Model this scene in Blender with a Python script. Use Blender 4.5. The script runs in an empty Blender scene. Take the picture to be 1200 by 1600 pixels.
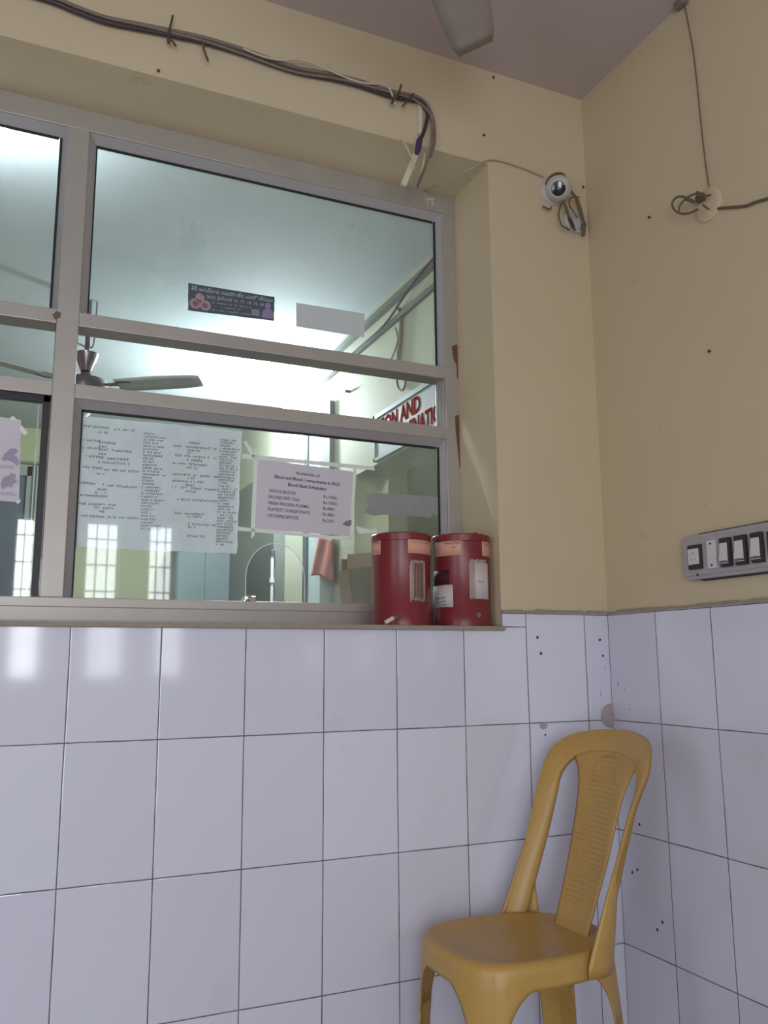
import bpy, bmesh, math, random
from mathutils import Vector, Matrix
random.seed(7)
PI = math.pi
SC = bpy.context.scene
COL = SC.collection

# ------------------------------------------------------------------ camera solve (tile grid of both walls)
F, YAW, PITCH, ROLL = 1331.554, 0.421184, 0.171757, -0.006877
CAM = Vector((-1.62984, -2.03561, 1.075))
fw = Vector((math.sin(YAW) * math.cos(PITCH), math.cos(YAW) * math.cos(PITCH), math.sin(PITCH)))
_r = Vector((math.cos(YAW), -math.sin(YAW), 0)); _u = _r.cross(fw)
rt = math.cos(ROLL) * _r + math.sin(ROLL) * _u
up = -math.sin(ROLL) * _r + math.cos(ROLL) * _u
def ray(px, py): return fw + rt * ((px - 600) / F) - up * ((py - 800) / F)
def onY(px, py, y=0.0):
    d = ray(px, py); return CAM + d * ((y - CAM.y) / d.y)
def onX(px, py, x=0.0):
    d = ray(px, py); return CAM + d * ((x - CAM.x) / d.x)
def onZ(px, py, z):
    d = ray(px, py); return CAM + d * ((z - CAM.z) / d.z)

cam = bpy.data.cameras.new('camera'); co = bpy.data.objects.new('camera', cam); COL.objects.link(co)
cam.sensor_fit = 'VERTICAL'; cam.sensor_height = 24.0; cam.lens = F / 1600 * 24.0
cam.clip_start = 0.05
co.matrix_world = Matrix(((rt.x, up.x, -fw.x, CAM.x), (rt.y, up.y, -fw.y, CAM.y), (rt.z, up.z, -fw.z, CAM.z), (0, 0, 0, 1)))
SC.camera = co

# ------------------------------------------------------------------ materials
def lin(c):
    return tuple((v / 12.92 if v <= 0.04045 else ((v + 0.055) / 1.055) ** 2.4) for v in c)
def rgb(r, g, b): return lin((r / 255, g / 255, b / 255)) + (1.0,)
class NT:
    def __init__(s, name):
        s.m = bpy.data.materials.new(name); s.m.use_nodes = True
        s.t = s.m.node_tree; s.t.nodes.clear()
        s.out = s.t.nodes.new('ShaderNodeOutputMaterial')
    def n(s, typ, **kw):
        nd = s.t.nodes.new(typ)
        for k, v in kw.items():
            if k in nd.inputs: nd.inputs[k].default_value = v
            else: setattr(nd, k, v)
        return nd
    def l(s, a, b): s.t.links.new(a, b)
    def math(s, op, a, b=None, c=None):
        nd = s.t.nodes.new('ShaderNodeMath'); nd.operation = op
        for i, v in enumerate((a, b, c)):
            if v is None: continue
            if isinstance(v, (int, float)): nd.inputs[i].default_value = v
            else: s.l(v, nd.inputs[i])
        return nd.outputs[0]
    def pos(s):
        return s.n('ShaderNodeNewGeometry').outputs['Position']
    def noise(s, scale, detail=4, rough=.55, vec=None):
        nd = s.n('ShaderNodeTexNoise'); nd.inputs['Scale'].default_value = scale
        nd.inputs['Detail'].default_value = detail; nd.inputs['Roughness'].default_value = rough
        s.l(vec if vec is not None else s.pos(), nd.inputs['Vector']); return nd.outputs['Fac']
    def ramp(s, fac, stops):
        nd = s.n('ShaderNodeValToRGB'); e = nd.color_ramp.elements
        while len(e) < len(stops): e.new(0.5)
        for i, (p, c) in enumerate(stops): e[i].position = p; e[i].color = c
        s.l(fac, nd.inputs[0]); return nd.outputs[0]
    def mix(s, fac, a, b):
        nd = s.n('ShaderNodeMix'); nd.data_type = 'RGBA'
        for sock, v in ((nd.inputs[0], fac), (nd.inputs[6], a), (nd.inputs[7], b)):
            if isinstance(v, (int, float, tuple)): sock.default_value = v
            else: s.l(v, sock)
        return nd.outputs[2]
    def bump(s, h, strength=.2, dist=.01):
        nd = s.n('ShaderNodeBump'); nd.inputs['Strength'].default_value = strength; nd.inputs['Distance'].default_value = dist
        s.l(h, nd.inputs['Height']); return nd.outputs[0]
    def principled(s, color, rough=.5, metal=0., spec=.5, normal=None):
        p = s.n('ShaderNodeBsdfPrincipled')
        if isinstance(color, tuple): p.inputs['Base Color'].default_value = color
        else: s.l(color, p.inputs['Base Color'])
        if isinstance(rough, (int, float)): p.inputs['Roughness'].default_value = rough
        else: s.l(rough, p.inputs['Roughness'])
        p.inputs['Metallic'].default_value = metal; p.inputs['Specular IOR Level'].default_value = spec
        if normal is not None: s.l(normal, p.inputs['Normal'])
        s.l(p.outputs[0], s.out.inputs[0]); return p

def plain(name, c, rough=.5, metal=0., spec=.4, var=.12, scale=30):
    t = NT(name); f = t.noise(scale)
    a = tuple(v * (1 - var) for v in c[:3]) + (1,); b = tuple(min(1, v * (1 + var)) for v in c[:3]) + (1,)
    t.principled(t.mix(f, a, b), rough, metal, spec); return t.m
def emit(name, c, s):
    t = NT(name); e = t.n('ShaderNodeEmission'); e.inputs[0].default_value = c; e.inputs[1].default_value = s
    t.l(e.outputs[0], t.out.inputs[0]); return t.m

def mat_plaster(name, base, dark, scale=1.3, bump=.25, rough=.75):
    t = NT(name)
    n1 = t.noise(scale, 5, .6); n2 = t.noise(45, 6, .6); n3 = t.noise(9, 3)
    c = t.mix(t.math('MULTIPLY_ADD', n1, 1.6, -.4), dark, base)
    c = t.mix(t.math('MULTIPLY', t.math('GREATER_THAN', n3, .71), .12), c, rgb(120, 105, 85))
    h = t.math('ADD', t.math('MULTIPLY', n2, .4), n3)
    t.principled(c, rough, 0, .25, t.bump(h, bump, .004)); return t.m

def mat_tiles(name, axis, off):
    # glazed 200 x 300 mm wall tiles, thin dark joints, one cut strip under the sill
    t = NT(name); sp = t.n('ShaderNodeSeparateXYZ'); t.l(t.pos(), sp.inputs[0])
    a = sp.outputs[axis]; z = sp.outputs[2]
    wob = t.math('MULTIPLY', t.math('SUBTRACT', t.noise(3.0, 2), .5), .004)
    ua = t.math('DIVIDE', t.math('SUBTRACT', t.math('ADD', a, wob), off), .2003)
    uz = t.math('DIVIDE', t.math('ADD', z, wob), .3)
    da = t.math('MULTIPLY', t.math('ABSOLUTE', t.math('SUBTRACT', t.math('FRACT', t.math('ADD', ua, .5)), .5)), .2003)
    dz = t.math('MULTIPLY', t.math('ABSOLUTE', t.math('SUBTRACT', t.math('FRACT', t.math('ADD', uz, .5)), .5)), .3)
    d = t.math('MINIMUM', da, dz)
    if axis == 0:   # cut joint at sill level beside the opening
        inside = t.math('MULTIPLY', t.math('GREATER_THAN', a, -.362), t.math('LESS_THAN', a, -.284))
        dc = t.math('ADD', t.math('ABSOLUTE', t.math('SUBTRACT', z, 1.1625)), t.math('MULTIPLY', t.math('SUBTRACT', 1., inside), 1.))
        d = t.math('MINIMUM', d, dc)
    wn = t.math('MULTIPLY_ADD', t.noise(14, 3), .0014, .0006)
    line = t.math('LESS_THAN', d, wn)
    idx = t.math('ADD', t.math('FLOOR', ua), t.math('MULTIPLY', t.math('FLOOR', uz), 7.31))
    wv = t.n('ShaderNodeTexWhiteNoise'); wv.noise_dimensions = '1D'; t.l(idx, wv.inputs['W'])
    tile = t.mix(wv.outputs[0], rgb(207, 204, 220), rgb(215, 213, 228))
    dirt = t.noise(5, 5, .65)
    tile = t.mix(t.math('MULTIPLY', t.math('GREATER_THAN', dirt, .64), .05), tile, rgb(150, 140, 140))
    groutc = t.mix(t.noise(25), rgb(70, 62, 72), rgb(120, 112, 120))
    c = t.mix(line, tile, groutc)
    rough = t.math('MULTIPLY_ADD', line, .6, .075)
    hgt = t.math('MINIMUM', t.math('DIVIDE', d, .003), 1.)
    hgt = t.math('ADD', hgt, t.math('MULTIPLY', t.noise(7, 2), .10))
    t.principled(c, rough, 0, .5, t.bump(hgt, .35, .002)); return t.m

def mat_glass(name, dust=.07, tint=(.97, .99, .985, 1), streak=1.0):
    t = NT(name)
    tr = t.n('ShaderNodeBsdfTransparent'); tr.inputs[0].default_value = tint
    gl = t.n('ShaderNodeBsdfGlossy'); gl.inputs['Roughness'].default_value = .025; gl.inputs[0].default_value = (.95, .98, .97, 1)
    fr = t.n('ShaderNodeFresnel'); fr.inputs[0].default_value = 1.5
    df = t.n('ShaderNodeBsdfDiffuse'); df.inputs[0].default_value = (.72, .78, .76, 1)
    tl = t.n('ShaderNodeBsdfTranslucent'); tl.inputs[0].default_value = (.72, .78, .76, 1)
    ad = t.n('ShaderNodeMixShader'); ad.inputs[0].default_value = .5
    t.l(df.outputs[0], ad.inputs[1]); t.l(tl.outputs[0], ad.inputs[2])
    m1 = t.n('ShaderNodeMixShader'); m2 = t.n('ShaderNodeMixShader')
    mp = t.n('ShaderNodeMapping'); mp.inputs['Scale'].default_value = (1.3, 1, .8); mp.inputs['Location'].default_value = (3.7, 0, 1.9); t.l(t.pos(), mp.inputs[0])
    nz = t.noise(4.3, 7, .72, mp.outputs[0])
    f = t.math('MULTIPLY', t.math('MAXIMUM', t.math('MULTIPLY_ADD', nz, 2.2 * streak, -.55 * streak), .15), dust)
    t.l(f, m1.inputs[0]); t.l(tr.outputs[0], m1.inputs[1]); t.l(ad.outputs[0], m1.inputs[2])
    t.l(fr.outputs[0], m2.inputs[0]); t.l(m1.outputs[0], m2.inputs[1]); t.l(gl.outputs[0], m2.inputs[2])
    t.l(m2.outputs[0], t.out.inputs[0]); return t.m

M = {}
M['wall'] = mat_plaster('cream_plaster', rgb(207, 190, 161), rgb(197, 179, 151))
M['ceil'] = mat_plaster('ceiling_paint', rgb(196, 182, 180), rgb(186, 172, 172), 1.0, .2)
M['green'] = mat_plaster('pale_green_plaster', rgb(158, 160, 126), rgb(148, 151, 120))
M['cream2'] = mat_plaster('inner_cream_plaster', rgb(192, 194, 172), rgb(178, 182, 160))
M['inceil'] = mat_plaster('inner_ceiling_paint', rgb(192, 202, 204), rgb(180, 191, 194), 1.2)
M['tileN'] = mat_tiles('glazed_tiles_window_wall', 0, -.0839)
M['tileE'] = mat_tiles('glazed_tiles_side_wall', 1, -.201)
M['floor'] = plain('grey_stone_floor', rgb(116, 109, 108), .35, 0, .4, .2, 8)
M['alu'] = plain('dull_aluminium', rgb(176, 169, 164), .42, .35, .5, .10, 12)
M['alu2'] = plain('aluminium_bead', rgb(178, 173, 175), .38, .35, .5, .08, 12)
M['rubber'] = plain('black_gasket', rgb(38, 40, 42), .7)
M['black'] = plain('black_sash_paint', rgb(44, 40, 48), .45)
M['chip'] = plain('bare_metal_chip', rgb(190, 185, 190), .5)
M['glass'] = mat_glass('dusty_glass_upper', .045)
M['glass2'] = mat_glass('dusty_glass_lower', .13, (.965, .985, .975, 1))
M['glass3'] = mat_glass('dusty_glass_sash', .05)
M['cement'] = plain('grey_cement', rgb(150, 138, 124), .85, 0, .2, .25, 60)
M['mortar'] = plain('mortar_patch', rgb(168, 157, 156), .9, 0, .2, .2, 60)
M['hole'] = plain('dark_hole', rgb(70, 62, 66), .9)
M['stain'] = plain('brown_bare_plaster', rgb(112, 80, 62), .9, 0, .1, .3, 60)
M['paper'] = plain('white_paper', rgb(205, 198, 208), .8, 0, .2, .04, 20)
M['paper2'] = plain('aged_white_paper', rgb(240, 240, 247), .8, 0, .2, .05, 8)
M['ink'] = plain('grey_ink', rgb(95, 88, 102), .8)
M['ink2'] = plain('pale_grey_ink', rgb(128, 124, 138), .8)
M['inkfaint'] = plain('faint_ink', rgb(160, 158, 168), .8)
M['inkpale'] = plain('pale_hand_print', rgb(160, 150, 172), .8)
M['tape'] = plain('white_paper_tape', rgb(222, 226, 218), .6, 0, .3, .05, 20)
M['greytape'] = plain('grey_tape_remnant', rgb(150, 148, 148), .7, 0, .2, .12, 25)
M['sticker'] = plain('navy_sticker', rgb(80, 88, 102), .5)  # navy lightened, veiling glare is put into the colour
M['stickgrey'] = plain('grey_sticker_back', rgb(196, 202, 204), .6, 0, .3, .03)
M['stickink'] = plain('pale_sticker_print', rgb(170, 176, 176), .6)
M['pink'] = plain('pink_print', rgb(168, 140, 146), .6)
M['pink2'] = plain('dark_pink_print', rgb(128, 98, 106), .6)
M['lilac'] = plain('lilac_print', rgb(140, 130, 160), .6)
M['cable'] = plain('dark_cable', rgb(66, 54, 62), .5)
M['cablegrey'] = plain('dusty_grey_cable', rgb(128, 114, 106), .7)
M['cablewhite'] = plain('white_cable', rgb(196, 184, 166), .6)
M['cablebrown'] = plain('brown_wire', rgb(104, 88, 70), .6)
M['wirecream'] = plain('cream_wire', rgb(170, 158, 136), .6)
M['twine'] = plain('brown_twine', rgb(92, 74, 60), .9)
M['purple'] = plain('purple_plug', rgb(70, 54, 96), .45)
M['trunk'] = plain('white_trunking', rgb(206, 196, 172), .6)
M['white'] = plain('white_plastic', rgb(205, 200, 198), .4, 0, .5, .04)
M['camwhite'] = plain('white_camera_plastic', rgb(196, 192, 190), .35, 0, .5, .04)
M['lens'] = plain('dark_lens', rgb(38, 32, 38), .08, 0, .8, .05)
M['plate'] = plain('grey_switch_plate', rgb(168, 160, 164), .55, 0, .4, .10, 40)
M['swblack'] = plain('black_switch_body', rgb(58, 48, 52), .5)
M['swwhite'] = plain('white_rocker', rgb(208, 202, 204), .35, 0, .5, .05, 60)
M['indigo'] = plain('indigo_insert', rgb(60, 52, 104), .4)
M['fanblade'] = plain('grey_fan_blade', rgb(166, 154, 150), .5)
M['fanpale'] = plain('pale_fan_blade', rgb(200, 206, 206), .5)
M['fanmetal'] = plain('brown_fan_metal', rgb(92, 82, 84), .35, .3)
M['fanchrome'] = plain('dark_chrome', rgb(120, 108, 118), .2, .7, .5, .3, 25)
M['steel'] = plain('grey_green_steel', rgb(104, 110, 104), .5)
M['teal'] = plain('teal_steel', rgb(100, 114, 118), .5)
M['doorgrey'] = plain('grey_door_frame', rgb(128, 134, 132), .6)
M['doordark'] = plain('dark_door', rgb(70, 80, 92), .6)
M['bluewhite'] = plain('pale_blue_door', rgb(190, 206, 208), .6)
M['redcloth'] = plain('red_sheet', rgb(168, 92, 84), .85)
M['card'] = plain('cardboard', rgb(140, 122, 98), .85)
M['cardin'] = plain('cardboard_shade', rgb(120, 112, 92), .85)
M['signface'] = plain('pale_sign_paint', rgb(158, 164, 160), .6, 0, .3, .04)
M['signblue'] = plain('blue_grey_border', rgb(140, 158, 158), .6)
M['signred'] = plain('red_sign_paint', rgb(146, 54, 52), .95, 0, 0.)
M['chrome'] = plain('steel_clip', rgb(190, 190, 190), .2, .9)
M['tube'] = plain('cream_tube', rgb(214, 196, 176), .5)
M['bulb'] = emit('lit_bulb', (1, 1, 1, 1), 60)
M['wood'] = plain('shutter_wood', rgb(88, 84, 82), .6)

def mat_chair(name, cane=False):
    t = NT(name)
    n = t.noise(7, 5, .65); n2 = t.noise(60, 4)
    c = t.mix(t.math('MULTIPLY_ADD', n, 1.8, -.4), rgb(172, 134, 70), rgb(190, 152, 84))
    c = t.mix(t.math('MULTIPLY', t.math('GREATER_THAN', n2, .66), .25), c, rgb(132, 92, 44))
    nrm = None
    if cane:
        sp = t.n('ShaderNodeSeparateXYZ'); t.l(t.pos(), sp.inputs[0])
        y = sp.outputs[1]; z = sp.outputs[2]
        fy = t.math('FRACT', t.math('DIVIDE', t.math('ADD', y, 10.), .0112)); fz = t.math('FRACT', t.math('DIVIDE', z, .0112))
        hole = t.math('MULTIPLY', t.math('LESS_THAN', t.math('ABSOLUTE', t.math('SUBTRACT', fy, .5)), .22), t.math('LESS_THAN', t.math('ABSOLUTE', t.math('SUBTRACT', fz, .5)), .22))
        yy = t.math('ABSOLUTE', t.math('ADD', y, .285))
        area = t.math('MULTIPLY', t.math('LESS_THAN', yy, .056), t.math('MULTIPLY', t.math('LESS_THAN', z, .84), t.math('GREATER_THAN', z, .50)))
        hole = t.math('MULTIPLY', hole, area)
        grime = t.math('MULTIPLY', hole, t.math('MULTIPLY_ADD', t.noise(18, 4), 1.4, -.35))
        c = t.mix(grime, c, rgb(120, 84, 42))
        nrm = t.bump(t.math('SUBTRACT', 1., hole), .5, .002)
    t.principled(c, t.math('MULTIPLY_ADD', n, .25, .25), 0, .45, nrm)
    return t.m
M['chair'] = mat_chair('mustard_plastic'); M['cane'] = mat_chair('mustard_cane_plastic', True)
def mat_can():
    t = NT('red_enamel'); n = t.noise(9, 5, .65); n2 = t.noise(80, 4)
    c = t.mix(t.math('MULTIPLY_ADD', n, 1.5, -.25), rgb(112, 34, 42), rgb(130, 44, 50))
    c = t.mix(t.math('MULTIPLY', t.math('GREATER_THAN', n2, .70), .5), c, rgb(96, 40, 40))
    t.principled(c, t.math('MULTIPLY_ADD', n, .2, .22), 0, .5); return t.m
M['red'] = mat_can()
M['peach'] = plain('peach_label', rgb(214, 158, 138), .6, 0, .3, .05)
M['torn'] = plain('torn_sticker_paper', rgb(176, 156, 148), .8, 0, .2, .2, 45)
M['tornb'] = plain('brown_sticker_glue', rgb(134, 104, 94), .8, 0, .2, .2, 45)
M['whitelabel'] = plain('white_label', rgb(205, 192, 192), .7, 0, .3, .06, 40)
M['darklabel'] = plain('dark_glue_patch', rgb(72, 30, 36), .6)
M['blueink'] = plain('blue_ink', rgb(92, 88, 140), .7)
M['grey'] = plain('grey_disc', rgb(120, 98, 104), .6)

# ------------------------------------------------------------------ mesh helpers
class MB:
    def __init__(s): s.bm = bmesh.new()
    def face(s, pts):
        try: s.bm.faces.new([s.bm.verts.new(p) for p in pts])
        except ValueError: pass
        return s
    def box(s, a, b, bev=0.):
        (x0, y0, z0), (x1, y1, z1) = a, b
        x0, x1 = min(x0, x1), max(x0, x1); y0, y1 = min(y0, y1), max(y0, y1); z0, z1 = min(z0, z1), max(z0, z1)
        v = [s.bm.verts.new(p) for p in ((x0, y0, z0), (x1, y0, z0), (x1, y1, z0), (x0, y1, z0), (x0, y0, z1), (x1, y0, z1), (x1, y1, z1), (x0, y1, z1))]
        fs = [s.bm.faces.new([v[i] for i in q]) for q in ((3, 2, 1, 0), (4, 5, 6, 7), (0, 1, 5, 4), (1, 2, 6, 5), (2, 3, 7, 6), (3, 0, 4, 7))]
        if bev > 0:
            es = list({e for f in fs for e in f.edges})
            bmesh.ops.bevel(s.bm, geom=es, offset=bev, segments=2, affect='EDGES', profile=.6)
        return s
    def prism(s, poly, vec):
        vec = Vector(vec); a = [s.bm.verts.new(p) for p in poly]; b = [s.bm.verts.new(Vector(p) + vec) for p in poly]
        n = len(poly)
        s.bm.faces.new(a); s.bm.faces.new(b[::-1])
        for i in range(n): s.bm.faces.new((a[i], b[i], b[(i + 1) % n], a[(i + 1) % n]))
        return s
    def tube(s, pts, r, seg=8, cap=True, smooth=0):
        pts = [Vector(p) for p in pts]
        if smooth: pts = spline(pts, smooth)
        rs = r if isinstance(r, (list, tuple)) else [r] * len(pts)
        if len(rs) != len(pts): rs = [rs[0] + (rs[-1] - rs[0]) * i / (len(pts) - 1) for i in range(len(pts))]
        t0 = (pts[1] - pts[0]).normalized()
        nrm = t0.orthogonal().normalized(); rings = []
        for i, p in enumerate(pts):
            t = (pts[min(i + 1, len(pts) - 1)] - pts[max(i - 1, 0)]).normalized()
            nrm = (nrm - t * nrm.dot(t))
            nrm = nrm.normalized() if nrm.length > 1e-6 else t.orthogonal().normalized()
            b = t.cross(nrm)
            rings.append([s.bm.verts.new(p + (nrm * math.cos(2 * PI * k / seg) + b * math.sin(2 * PI * k / seg)) * rs[i]) for k in range(seg)])
        for A, B in zip(rings, rings[1:]):
            for k in range(seg): s.bm.faces.new((A[k], A[(k + 1) % seg], B[(k + 1) % seg], B[k]))
        if cap: s.bm.faces.new(rings[0][::-1]); s.bm.faces.new(rings[-1])
        return s
    def lathe(s, prof, c=(0, 0, 0), axis=(0, 0, 1), seg=32):
        c = Vector(c); ax = Vector(axis).normalized(); u = ax.orthogonal().normalized(); w = ax.cross(u); rings = []
        for (r, h) in prof:
            if r < 1e-6: rings.append([s.bm.verts.new(c + ax * h)])
            else: rings.append([s.bm.verts.new(c + ax * h + (u * math.cos(2 * PI * k / seg) + w * math.sin(2 * PI * k / seg)) * r) for k in range(seg)])
        for A, B in zip(rings, rings[1:]):
            for k in range(seg):
                a0, a1, b0, b1 = A[k % len(A)], A[(k + 1) % len(A)], B[k % len(B)], B[(k + 1) % len(B)]
                vs = []
                for v in (a0, a1, b1, b0):
                    if v not in vs: vs.append(v)
                if len(vs) >= 3:
                    try: s.bm.faces.new(vs)
                    except ValueError: pass
        return s
    def grid(s, rows):
        R = [[s.bm.verts.new(p) for p in r] for r in rows]
        for A, B in zip(R, R[1:]):
            for k in range(len(A) - 1): s.bm.faces.new((A[k], A[k + 1], B[k + 1], B[k]))
        return s
    def sphere(s, c, r, sx=1, sy=1, sz=1, u=20, v=12):
        g = bmesh.ops.create_uvsphere(s.bm, u_segments=u, v_segments=v, radius=r)
        for w in g['verts']: w.co = Vector((w.co.x * sx, w.co.y * sy, w.co.z * sz)) + Vector(c)
        return s
def spline(P, n):
    out = []
    for i in range(len(P) - 1):
        p0, p1, p2, p3 = P[max(i - 1, 0)], P[i], P[i + 1], P[min(i + 2, len(P) - 1)]
        for k in range(n):
            t = k / n
            out.append(.5 * ((2 * p1) + (p2 - p0) * t + (2 * p0 - 5 * p1 + 4 * p2 - p3) * t * t + (3 * p1 - p0 - 3 * p2 + p3) * t ** 3))
    out.append(P[-1]); return out
WL = {}
def obj(name, mb, mat, parent=None, loc=None, smooth=False, solid=0., bevel=0., subd=0, fix=True, offset=0.):
    bm = mb.bm
    if fix: bmesh.ops.recalc_face_normals(bm, faces=bm.faces)
    base = WL[parent.name] if parent else (Vector(loc) if loc is not None else None)
    if base is None:
        vs = [v.co for v in bm.verts]
        lo = Vector((min(v.x for v in vs), min(v.y for v in vs), min(v.z for v in vs))); hi = Vector((max(v.x for v in vs), max(v.y for v in vs), max(v.z for v in vs)))
        base = Vector(((lo.x + hi.x) / 2, (lo.y + hi.y) / 2, lo.z))
    bmesh.ops.translate(bm, vec=-base, verts=bm.verts)
    me = bpy.data.meshes.new(name); bm.to_mesh(me); bm.free()
    if smooth:
        for p in me.polygons: p.use_smooth = True
    o = bpy.data.objects.new(name, me); COL.objects.link(o)
    if isinstance(mat, str): mat = M[mat]
    me.materials.append(mat)
    if parent: o.parent = parent
    else: o.location = base
    WL[o.name] = base
    if subd: md = o.modifiers.new('s', 'SUBSURF'); md.levels = md.render_levels = subd
    if solid: md = o.modifiers.new('t', 'SOLIDIFY'); md.thickness = solid; md.offset = offset
    if bevel: md = o.modifiers.new('b', 'BEVEL'); md.width = bevel; md.segments = 2; md.limit_method = 'ANGLE'
    if smooth and hasattr(me, 'set_sharp_from_angle'): me.set_sharp_from_angle(angle=math.radians(42))
    return o
def empty(name, loc):
    o = bpy.data.objects.new(name, None); COL.objects.link(o); o.location = loc; o.empty_display_size = .05
    WL[o.name] = Vector(loc); return o
def tag(o, label, cat, group=None, kind=None):
    o['label'] = label; o['category'] = cat
    if group: o['group'] = group
    if kind: o['kind'] = kind
    return o
def struct(o, label=None):
    o['kind'] = 'structure'
    if label: o['label'] = label
    return o

# text -> polygons in the unit of its own cap height
def text_polys(body, bold=0.):
    cu = bpy.data.curves.new('tmp_text', 'FONT'); cu.body = body; cu.size = 1.0; cu.offset = bold; cu.resolution_u = 3
    o = bpy.data.objects.new('tmp_text', cu); COL.objects.link(o)
    bpy.context.view_layer.update()
    me = o.evaluated_get(bpy.context.evaluated_depsgraph_get()).to_mesh()
    vs = [Vector((v.co.x, v.co.y)) for v in me.vertices]; fs = [tuple(p.vertices) for p in me.polygons]
    o.evaluated_get(bpy.context.evaluated_depsgraph_get()).to_mesh_clear()
    bpy.data.objects.remove(o); bpy.data.curves.remove(cu)
    return vs, fs
def put_text(mb, body, mapf, u0, v0, h, width=None, align='L', bold=0.):
    """mapf(u, v) -> world point; u0, v0 start of the base line, h letter size, width forces the line length"""
    vs, fs = text_polys(body, bold)
    if not vs: return
    x0 = min(v.x for v in vs); x1 = max(v.x for v in vs)
    sx = (width / (x1 - x0)) if width else h
    off = {'L': 0, 'C': -(x1 - x0) * sx / 2, 'R': -(x1 - x0) * sx}[align]
    V = [mb.bm.verts.new(mapf(u0 + off + (v.x - x0) * sx, v0 + v.y * h)) for v in vs]
    for f in fs:
        try: mb.bm.faces.new([V[i] for i in f])
        except ValueError: pass
def quadmap(TL, TR, BL, BR, w, h, lift):
    """u 0..w from left, v 0..h from bottom on a quad; lift moves along the given vector"""
    lift = Vector(lift)
    def f(u, v):
        a = u / w; b = v / h
        return (BL * (1 - a) + BR * a) * (1 - b) + (TL * (1 - a) + TR * a) * b + lift
    return f
def sheet(TL, TR, BL, BR, th=.0006, n=1, ragged=0., rnd=None):
    """thin sheet with its own thickness, edges optionally torn"""
    mb = MB(); pts = []
    for A, B in ((BL, BR), (BR, TR), (TR, TL), (TL, BL)):
        for k in range(n):
            p = A.lerp(B, k / n)
            if ragged and rnd: p = p + Vector((rnd.uniform(-1, 1), 0, rnd.uniform(-1, 1))) * ragged
            pts.append(p)
    nrm = (BR - BL).cross(TL - BL).normalized()
    mb.prism(pts, nrm * -th); return mb

# ------------------------------------------------------------------ the setting
XW, YS, YB, ZC = -3.4, -4.0, 5.0, 2.885
SILL = 1.164; OX0, OX1, OZ1 = -2.45, -.360, 2.565; YF = .22; TOPT = 1.202
mb = MB().box((XW - .2, YS - .2, -.1), (1.6, YB + .2, 0)); struct(obj('floor', mb, 'floor'))
mb = MB().box((XW - .2, YS - .2, ZC), (.2, .10, ZC + .12)); struct(obj('ceiling', mb, 'ceil'))
mb = MB().box((XW - .2, .10, ZC), (1.6, YB + .2, ZC + .12)); struct(obj('ceiling', mb, 'inceil'))
# window wall (plaster 6 mm behind the tile face)
PY = .006
def wall_with_hole():
    mb = MB()
    mb.box((OX1, PY, 0), (.05, .30, ZC)); mb.box((OX0, PY, OZ1), (OX1, .30, ZC))
    mb.box((OX0, PY, 0), (OX1, .30, SILL - .012)); mb.box((XW, PY, 0), (OX0, .30, ZC)); return mb
wn = struct(obj('wall_north', wall_with_hole(), 'wall'))
we = struct(obj('wall_east', MB().box((PY, YS, 0), (.20, PY, ZC)), 'wall'))
DWY0, DWY1, DRZ = -2.65, -1.55, 2.10      # unseen doorway added in the west wall for more light from the left
mb = MB().box((XW - .2, YS, 0), (XW, DWY0, ZC)); mb.box((XW - .2, DWY1, 0), (XW, YB, ZC)); mb.box((XW - .2, DWY0, DRZ), (XW, DWY1, ZC))
struct(obj('wall_west', mb, 'wall'))
la = bpy.data.lights.new('added_west_light', 'AREA'); la.shape = 'RECTANGLE'; la.size = DWY1 - DWY0; la.size_y = DRZ  # added area light that brightens the left part of the tiles
la.energy = 15; la.color = (.76, .88, 1.0)
lo = bpy.data.objects.new('added_west_light', la); COL.objects.link(lo); lo.location = (XW - .3, (DWY0 + DWY1) / 2, DRZ / 2); lo.rotation_euler = (PI / 2, 0, -PI / 2)
# tiled dado, two walls
tn = MB()
tn.box((XW, 0, 0), (OX1, PY + .001, SILL - .012)); tn.box((OX1, 0, 0), (.004, PY + .001, TOPT))
tn = struct(obj('trim_1', tn, 'tileN'), 'glazed white tiles under the glazed counter')
te = struct(obj('trim_2', MB().box((0, YS, 0), (PY + .001, 0, TOPT)), 'tileE'), 'glazed white tiles on the side wall')
mb = MB()
rnd = random.Random(3)
def ledge(mb, P0, P1, z0, out, n=40):
    for i in range(n):
        a = P0.lerp(P1, i / n); b = P0.lerp(P1, (i + 1) / n)
        hgt = .006 + .005 * rnd.random(); o = .003 + .004 * rnd.random()
        lo = Vector((min(a.x, b.x), min(a.y, b.y), z0)); hi = Vector((max(a.x, b.x), max(a.y, b.y), z0 + hgt))
        mb.box(lo - Vector(out) * 0 - Vector((abs(out[0]) * o * .2, abs(out[1]) * o * .2, 0)), hi + Vector((abs(out[0]) * .006, abs(out[1]) * .006, 0)))
ledge(mb, Vector((OX1, 0, 0)), Vector((0, 0, 0)), TOPT, (0, 1, 0), 16)
obj('cement_edge', mb, 'cement', tn)
mb = MB(); ledge(mb, Vector((0, YS, 0)), Vector((0, 0, 0)), TOPT, (1, 0, 0), 90); obj('cement_edge', mb, 'cement', te)
# sill
mb = MB().box((OX0, -.016, SILL - .012), (OX1, .30, SILL), .002); struct(obj('trim_3', mb, 'cement'), 'thin cement sill of the glazed counter')
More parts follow.
